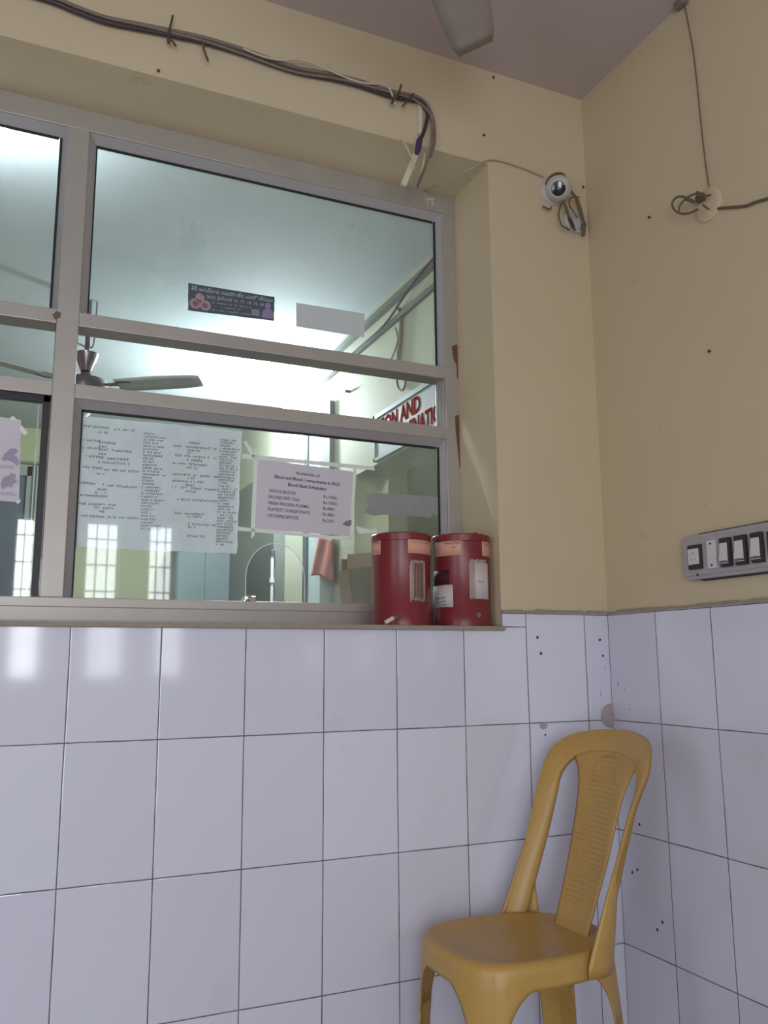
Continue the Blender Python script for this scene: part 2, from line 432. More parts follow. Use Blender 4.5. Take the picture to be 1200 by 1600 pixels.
# marks on the tiles
def blob(px, py, r, on, n=9, sq=1., lift=.0008, rr=.3):
    c = onY(px, py, 0) if on == 'Y' else onX(px, py, 0); pts = []
    for k in range(n):
        a = 2 * PI * k / n; q = r * (1 + rr * (rnd.random() - .5) * 2)
        d = Vector((math.cos(a) * q * sq, 0, math.sin(a) * q)) if on == 'Y' else Vector((0, math.cos(a) * q * sq, math.sin(a) * q))
        pts.append(c + d)
    m = MB(); m.prism(pts, (0, -lift, 0) if on == 'Y' else (-lift, 0, 0)); return m
for (px, py) in ((840, 996), (845, 1021), (937, 1000), (942, 1025)): obj('drill_hole', blob(px, py, .0042, 'Y'), 'hole', tn)
obj('tile_chip', blob(848, 1134, .011, 'Y', 8, 1.1, .0008, .4), 'mortar', tn); obj('tile_chip', blob(852, 1148, .003, 'Y'), 'hole', tn)
for (px, py) in ((988, 1363), (996, 1359), (1027, 1453), (1035, 1441), (966, 1477), (999, 1288)): obj('drill_hole', blob(px, py, .0038, 'X'), 'hole', te)
for (px, py, r) in ((966, 1068, .006), (984, 1109, .005), (976, 1078, .004)): obj('mortar_smear', blob(px, py, r, 'X', 7, .6, .0006, .6), 'mortar', te)
for (px, py, r) in ((939, 1085, .006), (945, 1045, .004), (940, 1062, .003)): obj('mortar_smear', blob(px, py, r, 'Y', 7, .4, .0006, .6), 'mortar', tn)
# cement lump in the corner
mb = MB(); cc = Vector((-.004, -.002, .912)); rows = []
mb.sphere(cc, .036, 1.05, .14, .95, 18, 12); obj('mortar_patch', mb, 'mortar', tn, smooth=True)
# bare patches by the right jamb
def poly_px(pts, y, th, vec=None):
    m = MB(); m.prism([onY(px, py, y) for px, py in pts], vec or (0, -th, 0)); return m
obj('bare_patch', poly_px([(706, 541), (713, 538), (717, 545), (718, 580), (719, 597), (714, 590), (713, 570), (708, 560)], YF, .001), 'stain', wn)
obj('bare_patch', poly_px([(711, 650), (717, 648), (720, 660), (721, 700), (722, 738), (718, 730), (715, 700), (712, 675)], YF, .001), 'stain', wn)
# diagonal float mark on the reveal
p0 = onX(727, 668, -.3605); p1 = onX(771, 812, -.3605)
obj('plaster_ridge', MB().tube([p0, p0.lerp(p1, .5), p1], .0022, 6), 'wall', wn, smooth=True)

# south wall with grilled openings (the daylight), west part a doorway added for the main light
WINX = [(-1.57, -1.39), (-1.09, -.85), (-.635, -.44)]
DRX0, DRX1 = -3.30, -1.95      # unseen doorway added beside the windows to carry the main light
WZ0, WZ1 = .965, 2.11
mb = MB(); xs = [XW, DRX0, DRX1] + [v for w in WINX for v in w] + [.20]
for a, b in zip(xs[0::2], xs[1::2]): mb.box((a, YS - .2, 0), (b, YS, ZC))
for a, b in WINX: mb.box((a, YS - .2, 0), (b, YS, WZ0)); mb.box((a, YS - .2, WZ1), (b, YS, ZC))
mb.box((DRX0, YS - .2, DRZ), (DRX1, YS, ZC))
struct(obj('wall_south', mb, 'wall'))
la = bpy.data.lights.new('added_door_light', 'AREA'); la.shape = 'RECTANGLE'; la.size = DRX1 - DRX0; la.size_y = DRZ  # added main light of the room, shining in through the added doorway
la.energy = 46; la.color = (.82, .92, 1.0)
lo = bpy.data.objects.new('added_door_light', la); COL.objects.link(lo); lo.location = ((DRX0 + DRX1) / 2, YS - .3, DRZ / 2); lo.rotation_euler = (PI / 2, 0, 0)
for i, (a, b) in enumerate(WINX):
    w = empty('window_%d' % (i + 2), ((a + b) / 2, YS - .1, WZ0)); struct(w)
    f = MB(); t = .012
    for A, B in (((a, 0, WZ0), (a + t, 0, WZ1)), ((b - t, 0, WZ0), (b, 0, WZ1)), ((a, 0, WZ0), (b, 0, WZ0 + t)), ((a, 0, WZ1 - t), (b, 0, WZ1))):
        f.box((A[0], YS - .13, A[2]), (B[0], YS - .08, B[2]))
    obj('window_frame', f, 'wood', w)
    g = MB()
    for k in (1, 2): x = a + (b - a) * k / 3; g.tube([(x, YS - .1, WZ0), (x, YS - .1, WZ1)], .006, 6)
    for z in (1.2, 1.4, 1.59, 1.785, 1.98): g.tube([(a, YS - .1, z), (b, YS - .1, z)], .006, 6)
    obj('grille', g, 'wood', w)
    la = bpy.data.lights.new('daylight', 'AREA'); la.shape = 'RECTANGLE'; la.size = b - a; la.size_y = WZ1 - WZ0
    la.energy = (13 if i == 0 else 6) * (b - a) / .24; la.color = (.95, .97, 1.0)
    lo = bpy.data.objects.new('daylight', la); COL.objects.link(lo); lo.location = ((a + b) / 2, YS - .24, (WZ0 + WZ1) / 2)
    lo.rotation_euler = (PI / 2, 0, 0)

# ---- inner office behind the glass
XI, TI, YJ, ZL = .05, .20, 2.10, 2.045     # inner face of its right wall, thickness, jamb, lintel
mb = MB().box((XI, .30, ZL), (XI + TI, YJ, ZC)); mb.box((XI, YJ, 0), (XI + TI, YB, ZC))
wi = struct(obj('wall_inner_east', mb, 'cream2'))
struct(obj('wall_inner_north', MB().box((XW, YB, 0), (1.6, YB + .2, ZC)), 'green'))
struct(obj('wall_side_room_north', MB().box((XI + TI, 3.3, 0), (1.2, 3.4, ZC)), 'green'))
cx_ = onY(636, 745, 3.3).x
struct(obj('wall_side_room_east', MB().box((cx_, .30, 0), (cx_ + .1, 3.3, ZC)), 'green'))
struct(obj('wall_side_room_south', MB().box((.05, .20, 0), (1.2, .30, ZC)), 'green'))
# stepped cornice along the inner right wall
mb = MB().box((XI - .03, .30, 2.80), (XI, YJ + .6, 2.83)); mb.box((XI - .02, .30, 2.70), (XI, YJ + .6, 2.725))
struct(obj('trim_4', mb, 'steel'))
# inner pier, tall narrow, and doorway panel on the right wall
yp = onX(445, 880, XI).y; xp = onY(427, 880, yp).x
struct(obj('trim_5', MB().box((xp, yp, 0), (XI, YB, 2.35)), 'steel'))
d2 = empty('door_2', (XI, 2.65, 0)); struct(d2)
obj('door_panel', MB().box((XI - .012, 2.551, 0), (XI, 2.81, 2.45)), 'bluewhite', d2)
obj('door_frame', MB().box((XI - .03, 2.40, 0), (XI, 2.551, 2.55)), 'doorgrey', d2)
obj('door_frame', MB().box((XI - .022, 2.81, 0), (XI, 2.885, 2.45)), 'doordark', d2)
# door in the far wall
d1 = empty('door_1', (-1.9, YB, 0)); struct(d1)
xr = onY(55, 731, YB).x; xi = onY(42, 745, YB).x; zt = onY(50, 731, YB).z; zi = onY(40, 745, YB).z
f = MB().box((xi, YB - .05, 0), (xr, YB, zt)); f.box((-2.3, YB - .05, zi), (xr, YB, zt)); f.box((-2.4, YB - .05, 0), (-2.3, YB, zt)); obj('door_frame', f, 'doorgrey', d1)
obj('door_leaf', MB().box((-2.3, YB - .03, 0), (xi, YB, zi)), 'doordark', d1)
f = MB().box((xr - .02, YB - .056, 0), (xr + .012, YB - .045, zt + .01)); obj('door_edge', f, 'doordark', d1)
a = onY(30, 722, YB - .012); b = onY(84, 726, YB - .012)
tag(obj('wall_cable', MB().tube([a + Vector((-1, 0, 0)), a, b, b + Vector((.7, 0, -.02))], .012, 8), 'cablegrey'), 'dark cable running level on the far green wall above the door', 'cable')
# steel cupboard seen through the lower pane
xa = onY(275, 900, 4.5).x; xb = onY(362, 900, 4.5).x
cb = empty('steel_cupboard', ((xa + xb) / 2, 4.7, 0)); tag(cb, 'teal steel cupboard standing far back behind the lower pane', 'cupboard')
obj('body', MB().box((xa, 4.5, .06), (xb, 4.95, 1.95), .006), 'teal', cb)
for s in (0, 1):
    m0 = xa + (xb - xa) * (.02 + .49 * s); m1 = m0 + (xb - xa) * .47
    dr = obj('door', MB().box((m0, 4.488, .10), (m1, 4.5, 1.92), .003), 'teal', cb)
    hx = m1 - .02 if s == 0 else m0 + .02
    obj('handle', MB().box((hx - .006, 4.465, .95), (hx + .006, 4.488, 1.07), .002), 'chrome', dr)
for sx in (xa + .03, xb - .03):
    for sy in (4.53, 4.92): obj('leg', MB().box((sx - .02, sy - .02, 0), (sx + .02, sy + .02, .06)), 'rubber', cb)
# white pipe beside the pier
pt = Vector((xp - .012, yp - .016, 0)); zz = onY(425, 868, yp).z
pp = empty('drain_pipe', (pt.x, pt.y, 0)); tag(pp, 'thin white upright pipe seen through the arched hatch', 'pipe')
obj('pipe', MB().tube([(pt.x, pt.y, 0), (pt.x, pt.y, zz)], .011, 10), 'white', pp, smooth=True)
obj('collar', MB().lathe([(.0, 0), (.017, 0), (.017, .03), (.0, .03)], (pt.x, pt.y, zz - .18), seg=12), 'white', pp)
obj('cap', MB().lathe([(.018, 0), (.018, .03), (.0, .04)], (pt.x, pt.y, zz), seg=12), 'doordark', pp)
# red sheet on the door
A, B, Cc, D = onX(500, 838, XI - .034), onX(523, 842, XI - .034), onX(489, 900, XI - .034), onX(521, 906, XI - .034)
nc = 14; rows = []
for i in range(nc + 1):
    v = i / nc; r = []
    for j in range(nc + 1):
        u = j / nc
        p = A.lerp(B, u).lerp(Cc.lerp(D, u), v); r.append(p + Vector((-.006 - .006 * math.sin(u * 9 + v * 2), 0, .01 * math.sin(u * 5) * v)))
    rows.append(r)
rs = empty('red_sheet', (XI - .03, 2.6, A.z)); tag(rs, 'faded red sheet hanging on the far side wall behind the glass', 'sheet')
obj('sheet', MB().grid(rows), 'redcloth', rs, smooth=True, solid=.002)
pk = A.lerp(B, .5) + Vector((-.002, 0, .004)); obj('nail', MB().lathe([(0, 0), (.006, 0), (.006, .004), (.003, .005), (.003, .036), (0, .036)], pk + Vector((-.012, 0, 0)), (1, 0, 0), 10), 'hole', rs)
# counter and open carton behind the pane
struct(obj('trim_6', MB().box((OX0, .30, 1.11), (XI - .06, .80, 1.165), .004), 'doorgrey'))
bl = onY(556, 945, .62); br = onY(600, 945, .62); tl = onY(545, 889, .62); tr_ = onY(592, 884, .62)
bx = empty('cardboard_carton', ((bl.x + br.x) / 2, .66, 1.165)); tag(bx, 'open brown cardboard carton on the counter behind the left red bin', 'carton')
bz = 1.166; w2 = .16
bl.z = br.z = bz
def wallq(P): return MB().face(P)
dp = Vector((0, .10, 0))
obj('front_panel', wallq([bl, br, tr_, tl]), 'cardin', bx, solid=.004)
obj('back_panel', wallq([bl + dp, br + dp, tr_ + dp + Vector((0, 0, .03)), tl + dp + Vector((.012, 0, .045))]), 'card', bx, solid=.004)
obj('side_panel', wallq([bl, bl + dp, tl + dp, tl]), 'card', bx, solid=.004)
obj('side_panel', wallq([br, br + dp, tr_ + dp, tr_]), 'card', bx, solid=.004)
obj('flap', wallq([tl + dp * .2, tr_ + dp * .2, tr_ + dp * .9 + Vector((.01, 0, .055)), tl + dp * .9 + Vector((.03, 0, .06))]), 'card', bx, solid=.003)
# sign board above the side opening: painted letters
sg = empty('sign_board', (XI, 1.1, ZL)); tag(sg, 'pale sign board with red capitals above the side doorway', 'sign')
SX = XI - .014; z0, z1 = ZL + .01, 2.292; ya, yb_ = .34, 1.80
obj('board', MB().box((SX, ya, z0), (XI, yb_, z1)), 'signface', sg)
f = MB()
for (y0_, y1_, za, zb) in ((ya, yb_, z1 - .022, z1), (ya, yb_, z0, z0 + .014), (ya, ya + .02, z0, z1), (yb_ - .02, yb_, z0, z1)): f.box((SX - .006, y0_, za), (SX, y1_, zb))
obj('border', f, 'signblue', sg)
f = MB()
def smap(u, v): return Vector((SX - .0012, u, v))
def signtext(body, yend, ystart, zb, hgt):
    # reads left to right from the office, far end (large y) to near end
    put_text(f, body, lambda u, v: Vector((SX - .0012, yend - u, zb + v)), 0, 0, hgt, yend - ystart, 'L', .03)
signtext('TION AND', onX(590, 640, SX).y, onX(657, 640, SX).y, 2.182, .105)
signtext('MINATION', onX(633, 660, SX).y, onX(699, 648, SX).y, 2.090, .105)
obj('lettering', f, 'signred', sg, solid=.0008)
# drooping cable, drop wires on the inner right wall
def oX(L, x): return [onX(px, py, x) for px, py in L]
mb = MB().tube(oX([(720, 360), (684, 396), (655, 430), (628, 468), (600, 508), (553, 550), (500, 600)], XI - .034), .006, 6, smooth=4)
tag(obj('drooping_cable', mb, 'cable', smooth=True), 'thin dark cable sagging along the inner wall near the ceiling', 'cable')
mb = MB().tube(oX([(624, 482), (627, 500), (626, 530), (623, 556), (624, 590)], XI - .01), .010, 6, smooth=3)
mb.tube(oX([(618, 512), (622, 530), (617, 548), (611, 562)], XI - .012), .004, 6, smooth=3)
mb.tube(oX([(620, 588), (622, 604), (628, 610), (633, 600), (631, 586), (624, 580)], XI - .012), .005, 6, smooth=4)
tag(obj('drop_wire', mb, 'cablegrey', smooth=True), 'grey wires hanging down the inner wall above the sign board', 'wire')
a = onX(547, 612, XI); tag(obj('wall_hook', MB().lathe([(0, 0), (.008, 0), (.008, .03), (0, .03)], a + Vector((-.03, 0, 0)), (1, 0, 0), 10), 'cablegrey'), 'tiny hook on the bright inner wall left of the sign board', 'hook')

# lamps of the office
def lamp(name, P, W, mount, label, rad=.034):
    e = empty(name, P); tag(e, label, 'lamp', 'bare bulbs in the office')
    P = Vector(P); mount = Vector(mount); d = (P - mount).normalized()
    obj('holder', MB().lathe([(0, 0), (.045, 0), (.045, .012), (.022, .02), (.022, .05), (.018, .055), (0, .055)], mount, d, 20), 'white', e, smooth=True)
    L = (P - mount).length
    obj('bulb', MB().lathe([(.014, .05), (.016, .07), (.030, L - .02), (.034, L), (.028, L + .022), (.014, L + .033), (0, L + .036)], mount, d, 20), 'bulb', e, smooth=True)
    la = bpy.data.lights.new(name + '_light', 'POINT'); la.energy = W; la.color = (.84, .93, 1.0); la.shadow_soft_size = .06
    lo = bpy.data.objects.new(name + '_light', la); COL.objects.link(lo); lo.location = P + d * .10
lamp('bulb_lamp', (-.06, 2.95, 2.66), 110, (XI, 2.95, 2.70), 'bare lit bulb on the inner side wall behind the middle opening')
lamp('bulb_lamp', (-1.738, .80, 2.785), 14, (-1.738, .80, ZC), 'bare lit bulb under the ceiling behind the left upper pane')
la = bpy.data.lights.new('side_room_light', 'POINT'); la.energy = 16; la.color = (1, .99, .80); la.shadow_soft_size = .1  # unseen light added to brighten the side room, has no fixture
lo = bpy.data.objects.new('side_room_light', la); COL.objects.link(lo); lo.location = (.55, 1.2, 2.6)

# ------------------------------------------------------------------ ceiling fans
def fan(cx, cy, zb, label, ang, mats, rod_top, sc=1.):
    e = empty('ceiling_fan', (cx, cy, ZC)); tag(e, label, 'ceiling fan', 'ceiling fans')
    mm, cm, bmn = mats
    obj('downrod', MB().tube([(cx, cy, ZC), (cx, cy, zb + .05)], .012, 12), mm, e, smooth=True)
    obj('hook_wire', MB().tube([(cx - .04, cy, ZC), (cx - .05, cy, rod_top + .075), (cx - .03, cy, rod_top + .045), (cx, cy, rod_top + .04), (cx + .03, cy, rod_top + .06), (cx + .035, cy, ZC)], .004, 6, smooth=4), mm, e, smooth=True)
    # cup canopy slid down its rod, mouth up
    obj('canopy', MB().lathe([(.012, -.095), (.026, -.092), (.034, -.07), (.055, -.02), (.058, 0), (.054, 0), (.05, -.018), (.030, -.066), (.012, -.07)], (cx, cy, rod_top), seg=28), cm, e, smooth=True)
    obj('lower_canopy', MB().lathe([(.014, .0), (.024, -.004), (.034, -.03), (.052, -.072), (.050, -.074), (.012, -.02)], (cx, cy, rod_top - .095), seg=28), mm, e, smooth=True)
    obj('motor', MB().lathe([(0, .055), (.06, .05), (.10, .035), (.115, .0), (.11, -.035), (.07, -.055), (.04, -.07), (0, -.072)], (cx, cy, zb), seg=36), mm, e, smooth=True)
    for k in range(3):
        a = ang + 2 * PI * k / 3; d = Vector((math.cos(a), math.sin(a), 0)); n = Vector((-d.y, d.x, 0)); c = Vector((cx, cy, zb))
        rows = []
        for i in range(13):
            t = i / 12; r = .17 + (.60 - .17) * t; hw = .055 + .012 * math.sin(PI * min(1, t * 1.1))
            if t > .93: hw *= .8
            rows.append([c + d * r + n * (hw * s) + Vector((0, 0, -.012 * s - .012 * (1 - s * s) * 0 + .004)) for s in (-1, -.5, 0, .5, 1)])
        b = obj('blade', MB().grid(rows), bmn, e, smooth=True, solid=.003)
        rows = [[c + d * r + n * (hw * s) + Vector((0, 0, .008)) for s in (-1, 1)] for r, hw in ((.09, .018), (.15, .018), (.19, .035), (.25, .03))]
        obj('blade_bracket', MB().grid(rows), mm, b, solid=.004)
    return e
fan(-1.318, 2.3, 2.425, 'ceiling fan with slid down cup canopy hanging in the office behind glass', math.atan2(-.32, .52), ('fanmetal', 'fanchrome', 'fanpale'), 2.60)
fan(-1.0, -.80, 2.62, 'grey bladed ceiling fan above the front room near the corner', math.atan2(.46, .40), ('fanmetal', 'fanmetal', 'fanblade'), 2.80)

# ------------------------------------------------------------------ glazed counter: window_1
w1 = empty('window_1', (-1.40, YF, SILL)); struct(w1, 'aluminium framed glazed counter with arched hatch')
YD = .29
zB0, zB1 = SILL, 1.233; zT2a, zT2b = 1.747, 1.785; zT1a, zT1b = 1.942, 1.980; zH = 2.503
xM0, xM1 = -1.546, -1.492; xR = -.405
fm = MB(); bv = .002
fm.box((OX0, YF, zH), (OX1, YD, OZ1), bv); fm.box((xR, YF, SILL), (OX1, YD, zH), bv); fm.box((OX0, YF, zB0), (xR, YD, zB1 - .02), bv); fm.box((OX0, YF, zB0), (OX0 + .05, YD, zH), bv)
obj('window_frame', fm, 'alu', w1)
obj('bottom_rail', MB().box((OX0 + .05, YF - .004, zB1 - .024), (xR, YD, zB1), bv), 'alu', w1)
obj('sill_channel', MB().box((OX0 + .05, YF - .03, SILL), (xR + .01, YF, SILL + .012), .002), 'alu2', w1)
obj('mullion', MB().box((xM0, YF - .002, zB1), (xM1, YD, zH), bv), 'alu', w1)
for a, b in ((OX0 + .05, xM0), (xM1, xR)):
    obj('transom', MB().box((a, YF, zT1a), (b, YD, zT1b), bv), 'alu', w1)
    obj('transom', MB().box((a, YF, zT2a), (b, YD, zT2b), bv), 'alu', w1)
def beads(x0, x1, z0, z1, sides, w=.022, mat='alu2'):
    """sloped glazing beads, with gasket line, inside a pane opening"""
    f = MB(); g = MB(); ya, yb2 = YF + .006, YF + .028
    if 'T' in sides:
        f.prism([(x0, ya, z1), (x0, yb2, z1 - w), (x0, yb2 + .004, z1)], (x1 - x0, 0, 0)); g.box((x0 + w, yb2 - .001, z1 - w - .006), (x1 - w, yb2 + .003, z1 - w + .001))
    if 'L' in sides:
        f.prism([(x0, ya, z0), (x0 + w, yb2, z0), (x0, yb2 + .004, z0)], (0, 0, z1 - z0)); g.box((x0 + w - .001, yb2 - .001, z0), (x0 + w + .003, yb2 + .003, z1 - w))
    if 'R' in sides:
        f.prism([(x1, ya, z0), (x1 - w * .6, yb2, z0), (x1, yb2 + .004, z0)], (0, 0, z1 - z0)); g.box((x1 - w * .6 - .006, yb2 - .001, z0), (x1 - w * .6 + .001, yb2 + .003, z1 - w))
    obj('glazing_bead', f, mat, w1); obj('gasket', g, 'rubber', w1)
beads(OX0 + .05, xM0, zT1b, zH, 'TR'); beads(xM1, xR, zT1b, zH, 'TLR'); beads(xM1, xR, zB1, zT2a, 'TLR')
GY = YF + .030
obj('glass_pane', MB().box((xM1, GY, zT1b - .003), (xR, GY + .005, zH)), 'glass', w1)
obj('glass_pane', MB().box((OX0 + .05, GY, zT1b - .003), (xM0, GY + .005, zH)), 'glass', w1)
# lower pane with the arched hatch cut out of it
hx0, hx1 = -1.022, -.853; hz = 1.398; hc = (hx0 + hx1) / 2; hr = (hx1 - hx0) / 2
arch = [(hx0, zB1 - .006)] + [(hc - hr * math.cos(PI * k / 24), hz - .095 + .095 * math.sin(PI * k / 24)) for k in range(25)] + [(hx1, zB1 - .006)]
def pane_cols(cols, ztop, y, th):
    """pane built of upright columns so that the arch stays an open notch; cols = (x, z of the lower edge)"""
    mb = MB()
    for yy in (y, y + th):
        for (x0_, z0_), (x1_, z1_) in zip(cols, cols[1:]):
            if abs(x1_ - x0_) > 1e-7: mb.face([(x0_, yy, z0_), (x1_, yy, z1_), (x1_, yy, ztop), (x0_, yy, ztop)])
    out = cols + [(cols[-1][0], ztop), (cols[0][0], ztop)]
    for (x0_, z0_), (x1_, z1_) in zip(out, out[1:] + out[:1]): mb.face([(x0_, y, z0_), (x1_, y, z1_), (x1_, y + th, z1_), (x0_, y + th, z0_)])
    bmesh.ops.remove_doubles(mb.bm, verts=mb.bm.verts, dist=1e-6); return mb
gp = obj('glass_pane', pane_cols([(xM1, zB1 - .006)] + arch + [(xR, zB1 - .006)], zT2a, GY, .005), 'glass2', w1)
ed = MB().tube([(x, GY + .0025, z) for x, z in arch], .0013, 6); obj('ground_edge', ed, 'tape', gp)
mb = MB(); lk = onY(392, 934, GY)
mb.box((lk.x - .022, GY - .012, zB1 - .002), (lk.x + .012, GY + .012, zB1 + .016), .003); mb.lathe([(0, 0), (.010, 0), (.010, .008), (0, .010)], (lk.x - .012, GY - .012, zB1 + .010), (0, -1, 0), 14)
obj('hatch_clip', mb, 'chrome', w1)
# sliding track seen at the right end of the middle opening
mb = MB()
for k in range(3): mb.box((xR - .004, YF + .012 + k * .018, zT2b), (xR, YF + .020 + k * .018, zT1a))
obj('sliding_track', mb, 'alu2', w1)
# black sliding sash at the left
sx0, sx1, sz0, sz1 = OX0 + .06, -1.549, 1.222, zT2a - .002
ss = MB(); t = .017; y0, y1 = YF + .004, YF + .026
ss.box((sx0, y0, sz0), (sx1, y1, sz0 + .010), .001); ss.box((sx0, y0, sz1 - t), (sx1, y1, sz1), .001); ss.box((sx1 - t, y0, sz0), (sx1, y1, sz1), .001); ss.box((sx0, y0, sz0), (sx0 + t, y1, sz1), .001)
sash = obj('sliding_sash', ss, 'black', w1)
obj('sash_glass', MB().box((sx0 + t, y0 + .009, sz0 + .010), (sx1 - t, y0 + .014, sz1 - t)), 'glass3', sash)
obj('inner_glass_edge', MB().box((onY(52, 760, YF + .04).x - .001, YF + .034, sz0), (onY(52, 760, YF + .04).x + .0015, YF + .04, sz1)), 'tape', w1)
for pts in ([(70, 862), (72, 860), (71, 880), (68, 898), (67, 885)], [(61, 905), (63, 903), (63, 915), (60, 912)], [(63, 876), (65, 870), (64, 905), (61, 935), (60, 925)], [(27, 940), (34, 941), (34, 944), (28, 944)]):
    obj('paint_chip', poly_px(pts, y0, .0006), 'chip', sash)
# scraps stuck on the frame
tag(obj('tape_scrap', poly_px([(82, 492), (88, 487), (95, 489), (94, 496), (86, 499)], YF - .002, .003), 'cablebrown'), 'small brown scrap stuck where the left transom meets the mullion', 'scrap')
mb = MB(); mb.prism([onY(x, y, YF) for x, y in ((664, 310), (678, 309), (679, 312), (665, 313))], (0, -.001, 0)); mb.prism([onY(x, y, YF) for x, y in ((667, 312), (669, 312), (669, 320), (667, 319))], (0, -.001, 0)); mb.prism([onY(x, y, YF) for x, y in ((674, 312), (676, 312), (677, 322), (675, 322))], (0, -.001, 0))
tag(obj('tape_remnant', mb, 'cablewhite'), 'white tape remnant on the upper right corner of the window frame', 'tape')

# ------------------------------------------------------------------ papers, stickers and tape on the glass
YP = GY + .0064        # inside face
YO = GY - .0003        # outside face
def q4(TL, TR, BL, BR, y): return [onY(*p, y) for p in (TL, TR, BL, BR)]
# price notice
c4 = q4((401, 716), (552, 737), (396, 826), (548, 838), YO)
pn = empty('price_notice', (c4[2] + c4[3]) / 2); tag(pn, 'white printed price notice taped to the lower pane above the hatch', 'notice')
obj('paper', sheet(*c4, .0006), 'paper', pn)
mp = quadmap(*c4, 297, 204, (0, -.0012, 0))
f = MB()
for body, u, v, w, h, al, bo in (
    ('Availability of', 155, 172, 74, 13, 'C', .008), ('Blood and Blood / components at IRCS', 155, 153, 200, 14, 'C', .02), ('Blood Bank Srikakulam', 155, 134, 118, 14, 'C', .02),
    ('WHOLE BLOOD', 40, 110, 80, 13, 'L', .008), ('PACKED RED CELS', 40, 92, 92, 13, 'L', .008), ('FRESH FROZEN PLASMA', 40, 74, 122, 13, 'L', .008),
    ('PLATELET CONCENTRATE', 40, 56, 126, 13, 'L', .008), ('CRYOPRECIPITATE', 40, 37, 92, 13, 'L', .008),
    ('Rs.1050/-', 206, 110, 45, 13, 'L', .008), ('Rs.1050/-', 206, 92, 45, 13, 'L', .008), ('Rs.400/-', 206, 74, 38, 13, 'L', .008), ('Rs.400/-', 206, 56, 38, 13, 'L', .008), ('Rs.250/-', 206, 37, 38, 13, 'L', .008)):
    put_text(f, body, mp, u, v, h, w, al, bo)
obj('lettering', f, 'ink', pn)
f = MB(); f.face([mp(u, v) for u, v in ((268, 36), (280, 46), (297, 52), (297, 33), (284, 30))]); obj('grey_smudge', f, 'ink2', pn)
def squiggle(mb, mapf, u, v, w, h, r):
    """a line of unreadable small handwriting-like print"""
    x = u
    while x < u + w:
        ww = r.uniform(1.6, 3.6) * h / 4; top = r.uniform(.55, 1.0) * h; bot = r.uniform(-.25, .1) * h
        if r.random() > .14:
            th = .26 * h
            mb.face([mapf(x, v + bot), mapf(x + th, v + bot), mapf(x + th, v + top), mapf(x, v + top)])
            mb.face([mapf(x, v + top - th), mapf(x + ww, v + top - th), mapf(x + ww, v + top), mapf(x, v + top)])
            if r.random() > .4: mb.face([mapf(x, v), mapf(x + ww * .9, v), mapf(x + ww * .9, v + th), mapf(x, v + th)])
        x += ww + .25 * h
# donor list sheet
c4 = q4((120, 650), (378, 673), (112, 855), (370, 865), YP)
dl = empty('donor_list_sheet', (c4[2] + c4[3]) / 2); tag(dl, 'large white sheet of four text columns behind the lower left pane', 'notice')
obj('paper', sheet(*c4, .0006, 14, .0016, random.Random(5)), 'paper2', dl)
mp = quadmap(*c4, 440, 345, (0, -.0006, 0)); f = MB(); g = MB(); r = random.Random(11)
for v, u, w in ((318, 18, 64), (316, 96, 50), (304, 55, 22), (280, 18, 40), (277, 58, 40), (266, 58, 28), (260, 18, 46), (258, 58, 80), (246, 58, 16), (238, 18, 48), (236, 58, 78), (224, 58, 76), (208, 16, 52), (205, 66, 100), (193, 56, 18), (166, 16, 60), (163, 84, 72), (152, 52, 30), (143, 52, 26), (134, 16, 66), (112, 14, 90), (103, 52, 50), (94, 52, 26), (80, 14, 150)):
    squiggle(f, mp, u, v, w, 6.0, r)
for k in range(31): squiggle(f if k < 22 else g, mp, 172, 312 - k * 8.6, r.uniform(24, 62), 5.2, r)
for v, u, w in ((296, 290, 30), (284, 252, 120), (275, 290, 34), (266, 290, 12), (258, 252, 118), (248, 290, 38), (236, 252, 92), (226, 290, 26), (206, 252, 124), (197, 290, 22), (188, 252, 84), (178, 290, 20), (170, 252, 124), (160, 290, 26), (138, 268, 110), (100, 262, 80), (92, 296, 40), (72, 300, 78), (64, 300, 18), (40, 300, 46)):
    squiggle(f, mp, u, v, w, 6.0, r)
for k in range(37): squiggle(f, mp, 380, 312 - k * 8.1, r.uniform(26, 56), 5.4, r)
obj('lettering', f, 'ink2', dl); obj('faded_lettering', g, 'inkfaint', dl)
# hand washing leaflet at the left edge
c4 = q4((-150, 630), (33, 656), (-155, 768), (30, 785), y0 + .0085)
hl = empty('hand_leaflet', (c4[2] + c4[3]) / 2); tag(hl, 'pale leaflet with grey printed hands taped to the black sash', 'leaflet')
obj('paper', sheet(*c4, .0006), 'paper', hl)
YH = y0 + .0072; f = MB()
for pts in ([(2, 717), (8, 708), (14, 703), (18, 700), (21, 702), (24, 700), (28, 705), (25, 709), (20, 711), (26, 713), (30, 720), (28, 728), (24, 726), (20, 722), (12, 719), (6, 720)],
            [(1, 757), (4, 748), (9, 744), (14, 743), (17, 739), (24, 741), (25, 746), (22, 748), (28, 753), (24, 754), (20, 757), (18, 763), (16, 760), (9, 761), (4, 765)]):
    f.face([onY(a_, b_, YH) for a_, b_ in pts])
obj('hand_print', f, 'inkpale', hl)
f = MB(); rr_ = random.Random(2)
for ya_, x1 in ((728, 21), (731, 22), (770, 22), (773, 26)): obj('printed_line', MB().face([onY(a_, b_, YH) for a_, b_ in ((-20, ya_ - 2), (x1, ya_), (x1, ya_ + 1), (-20, ya_ - 1))]), 'inkpale', hl)
for pts in ([(16, 652), (21, 650), (26, 656), (30, 658), (16, 656)], [(33, 664), (43, 675), (42, 679), (38, 680), (32, 674)], [(25, 783), (32, 780), (32, 784), (27, 788)]):
    obj('tape', poly_px(pts, YH - .0004, .0006), 'tape', hl)
